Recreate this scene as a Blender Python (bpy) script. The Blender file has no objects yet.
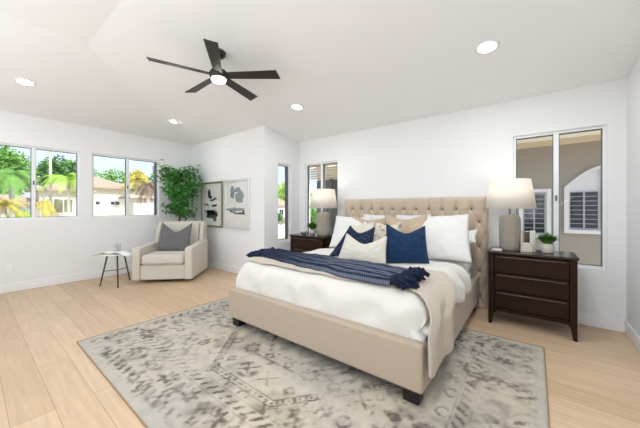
import bpy, bmesh, math, random
import numpy as np
from mathutils import Vector, Matrix, noise
R = math.radians
PI = math.pi
random.seed(7)
sc = bpy.context.scene
C = sc.collection

# ------------------------------------------------------------------ camera
cam = bpy.data.cameras.new('camera')
cam.sensor_width = 36; cam.lens = 36 * 275.0 / 640
cam.shift_y = -6.34 / 640
cam.clip_start = .02; cam.clip_end = 500
co = bpy.data.objects.new('camera', cam); C.objects.link(co)
co.location = (0, 0, 1.2); co.rotation_euler = (PI / 2, 0, .6613)
sc.camera = co

# ------------------------------------------------------------------ world, sun, exposure
w = bpy.data.worlds.new('sky'); sc.world = w; w.use_nodes = True
nt = w.node_tree
bgn = nt.nodes['Background']
sky = nt.nodes.new('ShaderNodeTexSky'); sky.sky_type = 'NISHITA'; sky.sun_disc = False
sky.sun_elevation = R(50); sky.sun_rotation = R(80); sky.dust_density = 2.0; sky.ozone_density = 1.2
mx = nt.nodes.new('ShaderNodeMix'); mx.data_type = 'RGBA'; mx.inputs[0].default_value = .45
mx.inputs[7].default_value = (6.5, 7.2, 7.8, 1)
nt.links.new(sky.outputs[0], mx.inputs[6]); nt.links.new(mx.outputs[2], bgn.inputs[0])
bgn.inputs[1].default_value = .20

sun = bpy.data.lights.new('sun', 'SUN'); sun.energy = 4.6; sun.angle = R(.6); sun.color = (1, .95, .86)
so = bpy.data.objects.new('sun', sun); C.objects.link(so)
so.rotation_euler = Vector((.72, .10, .68)).to_track_quat('Z', 'Y').to_euler()

# added fill lamp in a made-up front window behind the camera, tilted up
al = bpy.data.lights.new('front_fill', 'AREA'); al.shape = 'RECTANGLE'
al.size = 4.6; al.size_y = 2.0; al.energy = 110; al.color = (.82, .91, 1)
ao = bpy.data.objects.new('front_fill', al); C.objects.link(ao)
ao.location = (-2.3, -2.32, 1.35); ao.rotation_euler = (R(150), 0, 0)

# second added fill lamp, set in a made-up window of the right wall
al2 = bpy.data.lights.new('side_fill', 'AREA'); al2.shape = 'RECTANGLE'
al2.size = 1.5; al2.size_y = 1.2; al2.energy = 48; al2.color = (.84, .92, 1)
ao2 = bpy.data.objects.new('side_fill', al2); C.objects.link(ao2)
ao2.location = (.80, -1.2, 1.5); ao2.rotation_euler = (R(142), 0, R(90))

sc.view_settings.view_transform = 'Standard'; sc.view_settings.look = 'None'
sc.view_settings.gamma = 1; sc.view_settings.use_curve_mapping = False
sc.view_settings.exposure = -0.06

DOWN_W = 8.5      # each recessed downlight
FAN_W = 5.0
BULB_W = 1.6      # bedside lamp bulbs

# ------------------------------------------------------------------ materials
def lin(c):
    return tuple(((v / 255) / 12.92 if v / 255 <= .04045 else ((v / 255 + .055) / 1.055) ** 2.4) for v in c)

def mat(name, rgb, rough=.6, metal=0, bump=0, bscale=60, var=0, vscale=6, spec=.5, sheen=0, trans=0):
    m = bpy.data.materials.new(name); m.use_nodes = True
    t = m.node_tree; b = t.nodes['Principled BSDF']; col = lin(rgb)
    b.inputs['Base Color'].default_value = (*col, 1)
    b.inputs['Roughness'].default_value = rough; b.inputs['Metallic'].default_value = metal
    b.inputs['Specular IOR Level'].default_value = spec
    if sheen: b.inputs['Sheen Weight'].default_value = sheen
    tc = t.nodes.new('ShaderNodeTexCoord')
    if var:
        n = t.nodes.new('ShaderNodeTexNoise'); n.inputs['Scale'].default_value = vscale; n.inputs['Detail'].default_value = 5
        r = t.nodes.new('ShaderNodeMix'); r.data_type = 'RGBA'
        r.inputs[6].default_value = (*[c * (1 - var) for c in col], 1); r.inputs[7].default_value = (*[min(1, c * (1 + var)) for c in col], 1)
        t.links.new(tc.outputs['Object'], n.inputs['Vector']); t.links.new(n.outputs['Fac'], r.inputs[0])
        t.links.new(r.outputs[2], b.inputs['Base Color'])
    if bump:
        n = t.nodes.new('ShaderNodeTexNoise'); n.inputs['Scale'].default_value = bscale; n.inputs['Detail'].default_value = 4
        p = t.nodes.new('ShaderNodeBump'); p.inputs['Strength'].default_value = bump; p.inputs['Distance'].default_value = .01
        t.links.new(tc.outputs['Object'], n.inputs['Vector']); t.links.new(n.outputs['Fac'], p.inputs['Height'])
        t.links.new(p.outputs[0], b.inputs['Normal'])
    return m

def emit(name, rgb, s):
    m = bpy.data.materials.new(name); m.use_nodes = True; t = m.node_tree
    b = t.nodes['Principled BSDF']; b.inputs['Emission Color'].default_value = (*lin(rgb), 1)
    b.inputs['Emission Strength'].default_value = s; return m

def glass_mat(name, tint=(1, 1, 1), k=.08):
    m = bpy.data.materials.new(name); m.use_nodes = True; t = m.node_tree
    for n in list(t.nodes): t.nodes.remove(n)
    o = t.nodes.new('ShaderNodeOutputMaterial'); a = t.nodes.new('ShaderNodeBsdfTransparent'); g = t.nodes.new('ShaderNodeBsdfGlossy')
    a.inputs[0].default_value = (*tint, 1); g.inputs['Roughness'].default_value = .02
    x = t.nodes.new('ShaderNodeMixShader'); lw = t.nodes.new('ShaderNodeFresnel'); lw.inputs[0].default_value = 1.35
    mm = t.nodes.new('ShaderNodeMath'); mm.operation = 'MULTIPLY'; mm.inputs[1].default_value = k / .08
    ge = t.nodes.new('ShaderNodeNewGeometry'); fb = t.nodes.new('ShaderNodeMath'); fb.operation = 'SUBTRACT'; fb.inputs[0].default_value = 1
    m2 = t.nodes.new('ShaderNodeMath'); m2.operation = 'MULTIPLY'; m2.use_clamp = True
    t.links.new(ge.outputs['Backfacing'], fb.inputs[1]); t.links.new(lw.outputs[0], mm.inputs[0]); t.links.new(mm.outputs[0], m2.inputs[0])
    t.links.new(fb.outputs[0], m2.inputs[1]); t.links.new(m2.outputs[0], x.inputs[0])
    t.links.new(a.outputs[0], x.inputs[1]); t.links.new(g.outputs[0], x.inputs[2]); t.links.new(x.outputs[0], o.inputs[0])
    return m

def attr_mat(name, rough=.9, bump=0, bscale=200, sheen=0, noise_amt=.0, nscale=40):
    m = mat(name, (200, 200, 200), rough, bump=bump, bscale=bscale, sheen=sheen, spec=.2)
    t = m.node_tree; a = t.nodes.new('ShaderNodeAttribute'); a.attribute_name = 'Col'
    b = t.nodes['Principled BSDF']
    if noise_amt:
        tc = t.nodes.new('ShaderNodeTexCoord'); n = t.nodes.new('ShaderNodeTexNoise'); n.inputs['Scale'].default_value = nscale; n.inputs['Detail'].default_value = 6
        mr = t.nodes.new('ShaderNodeMapRange'); mr.inputs[3].default_value = 1 - noise_amt; mr.inputs[4].default_value = 1 + noise_amt
        mu = t.nodes.new('ShaderNodeVectorMath'); mu.operation = 'SCALE'
        t.links.new(tc.outputs['Object'], n.inputs['Vector']); t.links.new(n.outputs['Fac'], mr.inputs[0])
        t.links.new(a.outputs['Color'], mu.inputs[0]); t.links.new(mr.outputs[0], mu.inputs['Scale']); t.links.new(mu.outputs[0], b.inputs['Base Color'])
    else:
        t.links.new(a.outputs['Color'], b.inputs['Base Color'])
    return m

M = {}
M['wall'] = mat('wall_paint', (236, 236, 236), .75, bump=.04, bscale=160, spec=.2)
M['ceil'] = mat('ceiling_paint', (246, 246, 246), .85, bump=.04, bscale=120, spec=.15)
M['trim'] = mat('trim_paint', (240, 240, 240), .4)
M['vinyl'] = mat('window_vinyl', (236, 238, 240), .35)
M['gasket'] = mat('dark_gasket', (104, 106, 110), .5)
M['pane'] = glass_mat('window_glass')
M['clear'] = glass_mat('drinking_glass_clear', (.93, .95, .95), .2)
M['picglass'] = glass_mat('picture_glass', (1, 1, 1), .25)
M['linen'] = mat('beige_linen', (186, 168, 149), .9, bump=.25, bscale=350, var=.08, vscale=180, sheen=.2, spec=.2)
M['tuft'] = mat('tufted_linen', (198, 180, 160), .9, bump=.2, bscale=350, var=.07, vscale=180, sheen=.25, spec=.2)
M['btn'] = mat('button_linen', (122, 98, 78), .9, bump=.2, bscale=300)
M['leg'] = mat('black_wood_leg', (26, 22, 22), .45)
M['white_cot'] = mat('white_cotton', (222, 221, 218), .9, bump=.12, bscale=260, spec=.15, sheen=.1)
M['sheet'] = mat('white_sheet', (222, 223, 226), .85, bump=.15, bscale=60, spec=.2)
M['duvet'] = mat('white_duvet', (222, 219, 212), .9, bump=.55, bscale=14, spec=.15)
M['bedthrow'] = mat('sand_blanket', (198, 188, 175), .95, bump=.2, bscale=300, var=.04, vscale=90, spec=.1)
M['cream'] = mat('cream_cotton', (214, 208, 196), .95, bump=.35, bscale=220, var=.05, vscale=120, spec=.1)
M['beigep'] = mat('beige_woven', (188, 170, 146), .95, bump=.3, bscale=260, var=.1, vscale=90, spec=.1)
M['blue'] = mat('blue_velvet', (8, 44, 78), .75, bump=.3, bscale=60, var=.18, vscale=14, sheen=.12, spec=.2)
M['navy'] = mat('navy_wool', (36, 44, 66), .95, bump=.5, bscale=150, var=.25, vscale=60, spec=.1)
M['dark'] = mat('espresso_wood', (46, 29, 20), .55, bump=.06, bscale=40, var=.4, vscale=9, spec=.12)
M['darktop'] = mat('espresso_top', (40, 30, 27), .2, var=.15, vscale=8)
M['handle'] = mat('bronze_handle', (112, 100, 90), .35, .5)
M['chair'] = mat('oatmeal_upholstery', (208, 200, 188), .95, bump=.25, bscale=260, var=.04, vscale=150, spec=.15, sheen=.15)
M['graypil'] = mat('grey_velvet', (104, 102, 102), .8, bump=.4, bscale=60, var=.2, vscale=18, sheen=.3, spec=.2)
M['brownleg'] = mat('dark_bronze', (92, 72, 56), .4, .4)
M['page'] = mat('magazine_page', (236, 234, 230), .5)
M['ink'] = mat('black_ink', (26, 28, 34), .6)
M['inkgray'] = mat('grey_wash', (130, 140, 144), .7, var=.3, vscale=12)
M['paper'] = mat('art_paper', (232, 230, 224), .8)
M['silver'] = mat('champagne_frame', (156, 148, 130), .35, .6, bump=.2, bscale=60)
M['silver2'] = mat('silver_frame', (226, 226, 224), .3, .4)
M['ceramic'] = mat('stone_ceramic', (158, 150, 138), .7, bump=.5, bscale=45, var=.12, vscale=14)
M['potw'] = mat('white_ceramic', (216, 210, 202), .5, bump=.2, bscale=50, var=.05)
M['taupe'] = mat('pale_stone', (206, 194, 182), .7, bump=.15, bscale=60)
M['green'] = mat('small_plant_leaf', (84, 128, 56), .55, var=.3, vscale=30)
M['ficus'] = mat('ficus_leaf', (72, 138, 58), .42, var=.35, vscale=16)
M['bark'] = mat('bark', (96, 78, 60), .9, bump=.6, bscale=40, var=.2, vscale=20)
M['basket'] = mat('woven_basket', (170, 140, 100), .9, bump=.6, bscale=70, var=.2, vscale=40)
M['soil'] = mat('soil', (60, 46, 36), 1)
M['fan'] = mat('black_bronze_fan', (46, 42, 40), .42, .2)
M['silverdish'] = mat('silver_dish', (190, 192, 196), .3, .8)
M['lens'] = emit('downlight_lens', (255, 252, 246), 6)
M['fanlens'] = emit('fan_lens', (255, 250, 242), 6)
M['bookw'] = mat('white_book', (228, 226, 222), .6)
M['bookg'] = mat('charcoal_book', (70, 62, 58), .6)
M['bookt'] = mat('tan_book', (168, 146, 124), .6)
# outside
M['stucco'] = mat('taupe_stucco', (172, 166, 158), .95, bump=.5, bscale=60, var=.04, vscale=8, spec=.1)
M['greyst'] = mat('grey_stucco', (130, 130, 134), .95, bump=.5, bscale=60, spec=.1)
M['whitest'] = mat('white_stucco', (240, 236, 228), .95, bump=.4, bscale=30, spec=.1)
M['creamtrim'] = mat('cream_trim', (244, 230, 200), .8)
M['slatw'] = mat('weathered_white_slat', (226, 220, 208), .8)
M['wtrim'] = mat('outer_white_trim', (236, 240, 244), .6)
M['blind'] = mat('shutter_slat', (170, 180, 194), .5)
M['darkglass'] = mat('dark_window_glass', (34, 44, 58), .12, spec=.8)
M['roof'] = mat('tan_tile_roof', (180, 164, 146), .9, bump=.8, bscale=14, var=.2, vscale=5)
M['greyroof'] = mat('grey_tile_roof', (150, 144, 138), .9, bump=.8, bscale=14, var=.2, vscale=5)
M['olive'] = mat('olive_shade', (150, 152, 120), .7)
M['bluedoor'] = mat('blue_grey_door', (120, 146, 176), .5)
M['garage'] = mat('garage_panel', (208, 214, 220), .6)
M['leafA'] = mat('tree_leaf_mid', (124, 176, 84), .6, var=.35, vscale=3)
M['leafB'] = mat('tree_leaf_bright', (172, 212, 86), .6, var=.3, vscale=3)
M['leafD'] = mat('tree_leaf_deep', (96, 146, 76), .6, var=.35, vscale=3)
M['leafY'] = mat('yellow_frond', (206, 196, 96), .6, var=.25, vscale=4)
M['leafG'] = mat('dry_frond', (140, 124, 108), .8, var=.3, vscale=4)
M['paletrunk'] = mat('pale_trunk', (206, 200, 190), .9, bump=.5, bscale=12, var=.12, vscale=6)
M['grass'] = mat('dry_ground', (196, 186, 166), .95, var=.1, vscale=1.5)
M['asphalt'] = mat('street_asphalt', (170, 168, 166), .95, bump=.3, bscale=30, var=.08, vscale=2)
M['carpaint'] = mat('dark_car_paint', (44, 46, 52), .25, spec=.7)
M['rubber'] = mat('tyre_rubber', (24, 24, 24), .8)
M['outlet'] = mat('outlet_plastic', (242, 242, 240), .4)

def floor_mat():
    m = mat('oak_planks', (214, 186, 156), .42, spec=.35); t = m.node_tree; b = t.nodes['Principled BSDF']
    tc = t.nodes.new('ShaderNodeTexCoord')
    br = t.nodes.new('ShaderNodeTexBrick'); br.offset = .37; br.offset_frequency = 2; br.squash = 1
    br.inputs['Color1'].default_value = (*lin((216, 188, 157)), 1); br.inputs['Color2'].default_value = (*lin((203, 173, 142)), 1)
    br.inputs['Mortar'].default_value = (*lin((170, 140, 112)), 1)
    br.inputs['Scale'].default_value = 1; br.inputs['Mortar Size'].default_value = .0018; br.inputs['Mortar Smooth'].default_value = .2
    br.inputs['Brick Width'].default_value = 1.85; br.inputs['Row Height'].default_value = .18; br.inputs['Bias'].default_value = -.1
    mp0 = t.nodes.new('ShaderNodeMapping'); mp0.inputs['Location'].default_value = (.4, .035, 0)
    t.links.new(tc.outputs['Object'], mp0.inputs[0]); t.links.new(mp0.outputs[0], br.inputs['Vector'])
    mp = t.nodes.new('ShaderNodeMapping'); mp.inputs['Scale'].default_value = (1.2, 14, 1)
    n = t.nodes.new('ShaderNodeTexNoise'); n.inputs['Scale'].default_value = 2.2; n.inputs['Detail'].default_value = 8; n.inputs['Distortion'].default_value = .6
    t.links.new(tc.outputs['Object'], mp.inputs[0]); t.links.new(mp.outputs[0], n.inputs['Vector'])
    mr = t.nodes.new('ShaderNodeMapRange'); mr.inputs[1].default_value = .3; mr.inputs[2].default_value = .7; mr.inputs[3].default_value = .9; mr.inputs[4].default_value = 1.07
    mu = t.nodes.new('ShaderNodeVectorMath'); mu.operation = 'SCALE'
    t.links.new(n.outputs['Fac'], mr.inputs[0]); t.links.new(br.outputs['Color'], mu.inputs[0]); t.links.new(mr.outputs[0], mu.inputs['Scale'])
    t.links.new(mu.outputs[0], b.inputs['Base Color'])
    bp = t.nodes.new('ShaderNodeBump'); bp.inputs['Strength'].default_value = .15; bp.inputs['Distance'].default_value = .004
    inv = t.nodes.new('ShaderNodeMath'); inv.operation = 'SUBTRACT'; inv.inputs[0].default_value = 1
    t.links.new(br.outputs['Fac'], inv.inputs[1]); t.links.new(inv.outputs[0], bp.inputs['Height']); t.links.new(bp.outputs[0], b.inputs['Normal'])
    return m
M['floor'] = floor_mat()

def shade_mat():
    m = bpy.data.materials.new('linen_lampshade'); m.use_nodes = True; t = m.node_tree
    for n in list(t.nodes): t.nodes.remove(n)
    o = t.nodes.new('ShaderNodeOutputMaterial'); d = t.nodes.new('ShaderNodeBsdfDiffuse'); tr = t.nodes.new('ShaderNodeBsdfTranslucent')
    d.inputs[0].default_value = (*lin((246, 243, 236)), 1); tr.inputs[0].default_value = (*lin((252, 247, 238)), 1)
    x = t.nodes.new('ShaderNodeMixShader'); x.inputs[0].default_value = .45
    t.links.new(d.outputs[0], x.inputs[1]); t.links.new(tr.outputs[0], x.inputs[2]); t.links.new(x.outputs[0], o.inputs[0]); return m
M['shade'] = shade_mat()

# ------------------------------------------------------------------ helpers
def obj(name, bm, m, parent=None, smooth=False, bevel=0, seg=2, kind=None, subsurf=0, label=None):
    me = bpy.data.meshes.new(name)
    if bm is not None:
        bmesh.ops.recalc_face_normals(bm, faces=bm.faces); bm.to_mesh(me); bm.free()
    for q in (m if isinstance(m, (list, tuple)) else [m]): me.materials.append(q)
    o = bpy.data.objects.new(name, me); C.objects.link(o)
    if parent: o.parent = parent
    if smooth:
        for p in me.polygons: p.use_smooth = True
    if bevel:
        b = o.modifiers.new('bevel', 'BEVEL'); b.width = bevel; b.segments = seg; b.limit_method = 'ANGLE'
        for p in me.polygons: p.use_smooth = True
        try:
            me.set_sharp_from_angle(angle=R(60))
        except Exception: pass
    if subsurf:
        s = o.modifiers.new('sub', 'SUBSURF'); s.levels = s.render_levels = subsurf
    if kind: o['kind'] = kind
    if label: o['label'] = label
    return o

def pobj(name, verts, faces, m, parent=None, smooth=True, kind=None, label=None, col=None, fm=None):
    me = bpy.data.meshes.new(name); me.from_pydata([tuple(v) for v in verts], [], faces); me.update()
    for q in (m if isinstance(m, (list, tuple)) else [m]): me.materials.append(q)
    if smooth: me.polygons.foreach_set('use_smooth', [True] * len(me.polygons))
    if fm: me.polygons.foreach_set('material_index', fm)
    if col is not None:
        a = me.color_attributes.new('Col', 'FLOAT_COLOR', 'POINT'); a.data.foreach_set('color', np.asarray(col, dtype=np.float32).ravel())
    o = bpy.data.objects.new(name, me); C.objects.link(o)
    if parent: o.parent = parent
    if kind: o['kind'] = kind
    if label: o['label'] = label
    return o

def thing(name, label, cat, loc=(0, 0, 0), rz=0, group=None):
    o = bpy.data.objects.new(name, None); C.objects.link(o); o.empty_display_size = .1
    o.location = loc; o.rotation_euler = (0, 0, rz); o['label'] = label; o['category'] = cat
    if group: o['group'] = group
    return o

def tag(o, label, cat, group=None):
    o['label'] = label; o['category'] = cat
    if group: o['group'] = group
    return o

def box(bm, x0, x1, y0, y1, z0, z1, mtx=None):
    v = [Vector((x, y, z)) for x in (x0, x1) for y in (y0, y1) for z in (z0, z1)]
    if mtx: v = [mtx @ p for p in v]
    v = [bm.verts.new(p) for p in v]
    for f in ((0, 1, 3, 2), (4, 6, 7, 5), (0, 4, 5, 1), (2, 3, 7, 6), (0, 2, 6, 4), (1, 5, 7, 3)):
        bm.faces.new([v[i] for i in f])
    return bm
B = bmesh.new

def bx(name, dims, m, parent=None, bevel=0, seg=2, kind=None, mtx=None, label=None):
    return obj(name, box(B(), *dims, mtx), m, parent, bevel=bevel, seg=seg, kind=kind, label=label)

def lathe(bm, prof, n=32, cx=0, cy=0, cz=0, cap=True):
    rings = []
    for r, z in prof:
        rings.append([bm.verts.new((cx + r * math.cos(2 * PI * k / n), cy + r * math.sin(2 * PI * k / n), cz + z)) for k in range(n)])
    for a, b in zip(rings, rings[1:]):
        for k in range(n): bm.faces.new((a[k], a[(k + 1) % n], b[(k + 1) % n], b[k]))
    if cap:
        bm.faces.new(rings[0][::-1]); bm.faces.new(rings[-1])
    return bm

def tube(bm, pts, rad, n=8):
    pts = [Vector(p) for p in pts]; rings = []
    if not isinstance(rad, (list, tuple)): rad = [rad] * len(pts)
    for i, p in enumerate(pts):
        d = (pts[min(i + 1, len(pts) - 1)] - pts[max(i - 1, 0)]).normalized()
        a = d.cross(Vector((0, 0, 1)) if abs(d.z) < .9 else Vector((1, 0, 0))).normalized(); b = d.cross(a)
        rings.append([bm.verts.new(p + rad[i] * (math.cos(2 * PI * k / n) * a + math.sin(2 * PI * k / n) * b)) for k in range(n)])
    for a, b in zip(rings, rings[1:]):
        for k in range(n): bm.faces.new((a[k], a[(k + 1) % n], b[(k + 1) % n], b[k]))
    bm.faces.new(rings[0][::-1]); bm.faces.new(rings[-1]); return bm

def nz(x, y, z=0): return noise.noise(Vector((x, y, z)))

# ------------------------------------------------------------------ room shell
XL, XR, YB, YP, XS, YF = -5.88, .70, 3.888, 3.024, -3.521, -2.2
T = .16
HT = 3.0

def wall_x(name, y_in, out, x0, x1, holes, top=HT):
    """wall along x, inner face y_in, thickness towards out"""
    ya, yb = sorted((y_in, y_in + out * T)); bm = B(); x = x0
    for (a, b, z0, z1) in sorted(holes):
        box(bm, x, a, ya, yb, 0, top); box(bm, a, b, ya, yb, 0, z0); box(bm, a, b, ya, yb, z1, top); x = b
    box(bm, x, x1, ya, yb, 0, top)
    return obj(name, bm, M['wall'], kind='structure')

def wall_y(name, x_in, out, y0, y1, holes, top=HT):
    xa, xb = sorted((x_in, x_in + out * T)); bm = B(); y = y0
    for (a, b, z0, z1) in sorted(holes):
        box(bm, xa, xb, y, a, 0, top); box(bm, xa, xb, a, b, 0, z0); box(bm, xa, xb, a, b, z1, top); y = b
    box(bm, xa, xb, y, y1, 0, top)
    return obj(name, bm, M['wall'], kind='structure')

W1 = (.09, 1.143, 1.03, 2.115); W2 = (1.298, 2.350, 1.03, 2.125)
WR = (3.333, 3.657, .60, 1.98)
WB1 = (-3.385, -2.64, .58, 2.01); WB2 = (-.192, .570, .58, 2.025)
WF = (-5.0, -.2, .1, 2.3)
wall_y('wall_left', XL, -1, YF - T, YP + T, [W1, W2])
wall_x('wall_center', YP, 1, XL, XS - T, [])
wall_y('wall_side', XS, -1, YP, YB + T, [WR])
wall_x('wall_back', YB, 1, XS, XR, [WB1, WB2])
WE = (-1.95, -.45, .9, 2.1)
wall_y('wall_right', XR, 1, YF - T, YB + T, [WE])
wall_x('wall_front', YF, -1, XL, XR, [WF])
fl = bx('floor', (XL - T, XR + T, YF - T, YB + T, -.15, 0), M['floor'], kind='structure')

def ceiling():
    bm = B(); s = .137
    def zc(x, y): return min(2.87, 2.442 + s * (YB - y), 2.56 + s * (x - XL))
    P = {}
    for k, (x, y) in {'a': (-6.1, -2.4), 'b': (-3.617, -2.4), 'c': (.9, -2.4), 'd': (.9, .764), 'e': (-3.617, .764), 'f': (-6.1, 3.247), 'g': (-6.1, 4.1), 'h': (.9, 4.1)}.items():
        P[k] = bm.verts.new((x, y, zc(x, y)))
    for f in ('befa', 'bcde', 'edhgf'): bm.faces.new([P[c] for c in f])
    Tp = {k: bm.verts.new((v.co.x, v.co.y, 3.35)) for k, v in list(P.items())}
    ring = 'abcdhgf'
    for i in range(7):
        p, q = ring[i], ring[(i + 1) % 7]; bm.faces.new((P[p], P[q], Tp[q], Tp[p]))
    bm.faces.new([Tp[c] for c in ring])
    bm.verts.remove(Tp['e'])
    return obj('ceiling', bm, M['ceil'], kind='structure')
ceiling()

def baseboard(name, x0, x1, y0, y1):
    return bx(name, (x0, x1, y0, y1, 0, .122), M['trim'], bevel=.006, kind='structure')
bt = .016
baseboard('baseboard_left', XL, XL + bt, YF, YP)
baseboard('baseboard_center', XL + bt, XS, YP - bt, YP)
baseboard('baseboard_side', XS, XS + bt, YP - bt, YB)
baseboard('baseboard_back', XS + bt, XR, YB - bt, YB)
baseboard('baseboard_right', XR - bt, XR, YF, YB - bt)
baseboard('baseboard_front_left', XL + bt, -5.02, YF, YF + bt)

def window(n, axis, hole, c_in, out, split=True, latch=True, dark_end=False):
    a0, a1, z0, z1 = hole
    def bxx(name, u0, u1, d0, d1, za, zb, m, parent, bevel=0, label=None):
        da, db = sorted((c_in + out * d0, c_in + out * d1))
        if axis == 'x': return bx(name, (u0, u1, da, db, za, zb), m, parent, bevel, label=label)
        return bx(name, (da, db, u0, u1, za, zb), m, parent, bevel, label=label)
    root = bpy.data.objects.new('window_%d' % n, None); C.objects.link(root); root['kind'] = 'structure'
    def ring(name, u0, u1, za, zb, t, d0, d1, m):
        bm = B(); da, db = sorted((c_in + out * d0, c_in + out * d1))
        for (p, q, r_, s_) in ((u0, u1, za, za + t), (u0, u1, zb - t, zb), (u0, u0 + t, za + t, zb - t), (u1 - t, u1, za + t, zb - t)):
            if axis == 'x': box(bm, p, q, da, db, r_, s_)
            else: box(bm, da, db, p, q, r_, s_)
        return obj(name, bm, m, root)
    ring('window_frame', a0, a1, z0, z1, .026, .03, .12, M['vinyl'])
    i0, i1, j0, j1 = a0 + .026, a1 - .026, z0 + .026, z1 - .026
    if split:
        mid = (a0 + a1) / 2
        bxx('mullion', mid - .022, mid + .022, .035, .11, j0, j1, M['vinyl'], root)
        cells = [(i0, mid - .022), (mid + .022, i1)]
    else: cells = [(i0, i1)]
    for (p, q) in cells:
        ring('gasket', p, q, j0, j1, .006, .05, .09, M['gasket'])
        bxx('glass_pane', p + .009, q - .009, .068, .073, j0 + .009, j1 - .009, M['pane'], root)
    if dark_end:
        bxx('screen_rail', i1 - .034, i1 - .006, .045, .095, j0, j1, M['gasket'], root)
    if latch and split:
        bxx('latch', (a0 + a1) / 2 - .008, (a0 + a1) / 2 + .008, .018, .036, (z0 + z1) / 2 - .03, (z0 + z1) / 2 + .03, M['gasket'], root, .003)
    return root
window(1, 'y', W1, XL, -1)
window(2, 'y', W2, XL, -1, dark_end=True)
window(3, 'y', WR, XS, -1, split=False, dark_end=True)
window(4, 'x', WB1, YB, 1)
window(5, 'x', WB2, YB, 1)
window(6, 'x', WF, YF, -1, latch=False)  # added unseen window, put in to let light enter behind the camera
window(7, 'y', WE, XR, 1, latch=False)  # added unseen window, an opening for the side fill lamp

# wall outlet
t = thing('wall_outlet', 'white double outlet low on the left wall under the windows', 'outlet', (XL, .37, .335))
bx('cover_plate', (0, .006, -.036, .036, -.058, .058), M['outlet'], t, .003)
for z in (-.022, .022): bx('socket', (.004, .009, -.016, .016, z - .014, z + .014), M['trim'], t, .003)

# ------------------------------------------------------------------ outside
bx('ground', (-90, 40, -50, 90, -3.2, -3.0), M['grass'], kind='structure')
o = bx('street', (-44, -31, -30, 80, -2.999, -2.96), M['asphalt'], kind='structure')

def leaves(verts, faces, cen, rad, n, size, rng, shell=.55, droop=0):
    for _ in range(n):
        d = Vector((rng.gauss(0, 1), rng.gauss(0, 1), rng.gauss(0, 1))).normalized()
        k = shell + (1 - shell) * rng.random()
        p = Vector((cen[0] + d.x * rad[0] * k, cen[1] + d.y * rad[1] * k, cen[2] + d.z * rad[2] * k))
        a = Vector((rng.gauss(0, 1), rng.gauss(0, 1), rng.gauss(0, .6) - droop)).normalized()
        b = a.cross(Vector((rng.gauss(0, 1), rng.gauss(0, 1), rng.gauss(0, 1)))).normalized()
        s = size * (.6 + .8 * rng.random()); i = len(verts); c = a.cross(b) * s * .15
        verts += [p - a * s, p + b * s * .42 + c, p + a * s, p - b * s * .42 + c]
        faces.append((i, i + 1, i + 2, i + 3))

def tree(label, x, y, ztop, r, m, h=None, seed=1, n=1500, group=None, blobs=7, name='leafy_tree'):
    rng = random.Random(seed); h = h or r * 1.4
    root = thing(name, label, 'tree', (x, y, -3), 0, group)
    v, f = [], []
    zc = ztop + 3 - .8 * h
    for k in range(blobs):
        a = rng.random() * 2 * PI; q = .55 * r * rng.random() ** .5
        c = (q * math.cos(a), q * math.sin(a), zc + (rng.random() - .5) * h * .9)
        rr = r * (.45 + .3 * rng.random())
        leaves(v, f, c, (rr, rr, min(rr, h * .6)), n // blobs, r * .095, rng)
    pobj('foliage', v, f, m, root, smooth=False)
    bm = B(); tube(bm, [(0, 0, 0), (.1, .05, zc * .5), (0, 0, zc)], [.16, .13, .08]); obj('trunk', bm, M['bark'], root, True)
    return root

def frond(v, f, base, az, L, up, droop, wdt, rng, n=9):
    d = Vector((math.cos(az), math.sin(az), 0)); side = Vector((-d.y, d.x, 0)); prev = None
    pts = []
    for i in range(n + 1):
        t_ = i / n
        pts.append(Vector(base) + d * L * t_ * (1 - .15 * t_) + Vector((0, 0, up * t_ * L - droop * t_ * t_ * L)))
    for i in range(n):
        p, q = pts[i], pts[i + 1]
        for s in (-1, 1):
            for k in range(4):
                a = p.lerp(q, k / 4); b = p.lerp(q, (k + .7) / 4)
                w_ = wdt * math.sin(PI * min(1, .15 + .85 * (i + k / 3) / n)) + .03
                tip = a.lerp(b, 1.4) + side * s * w_ + Vector((0, 0, -w_ * .5 + rng.uniform(-.03, .03)))
                j = len(v); v += [a, b, tip + (b - a) * .2, tip]; f.append((j, j + 1, j + 2, j + 3))

def palm(label, x, y, zc, r, m, seed=1, n=22, tr=.16, trunk='paletrunk', droopy=1.0, group=None, up=.75):
    rng = random.Random(seed); root = thing('palm_tree', label, 'palm tree', (x, y, -3), 0, group); tr *= .6
    v, f = [], []
    for k in range(n):
        frond(v, f, (0, 0, zc + 3), k * 2.399 + rng.random() * .3, r * rng.uniform(.8, 1.1), up * rng.uniform(-.1, 1.4), droopy * rng.uniform(.6, 1.2), r * .2, rng)
    pobj('fronds', v, f, m, root, smooth=False)
    bm = B(); tube(bm, [(0, 0, 0), (.08, 0, (zc + 3) * .5), (0, 0, zc + 3)], [tr * 1.25, tr, tr * .9]); obj('trunk', bm, M[trunk], root, True)
    return root

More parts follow.
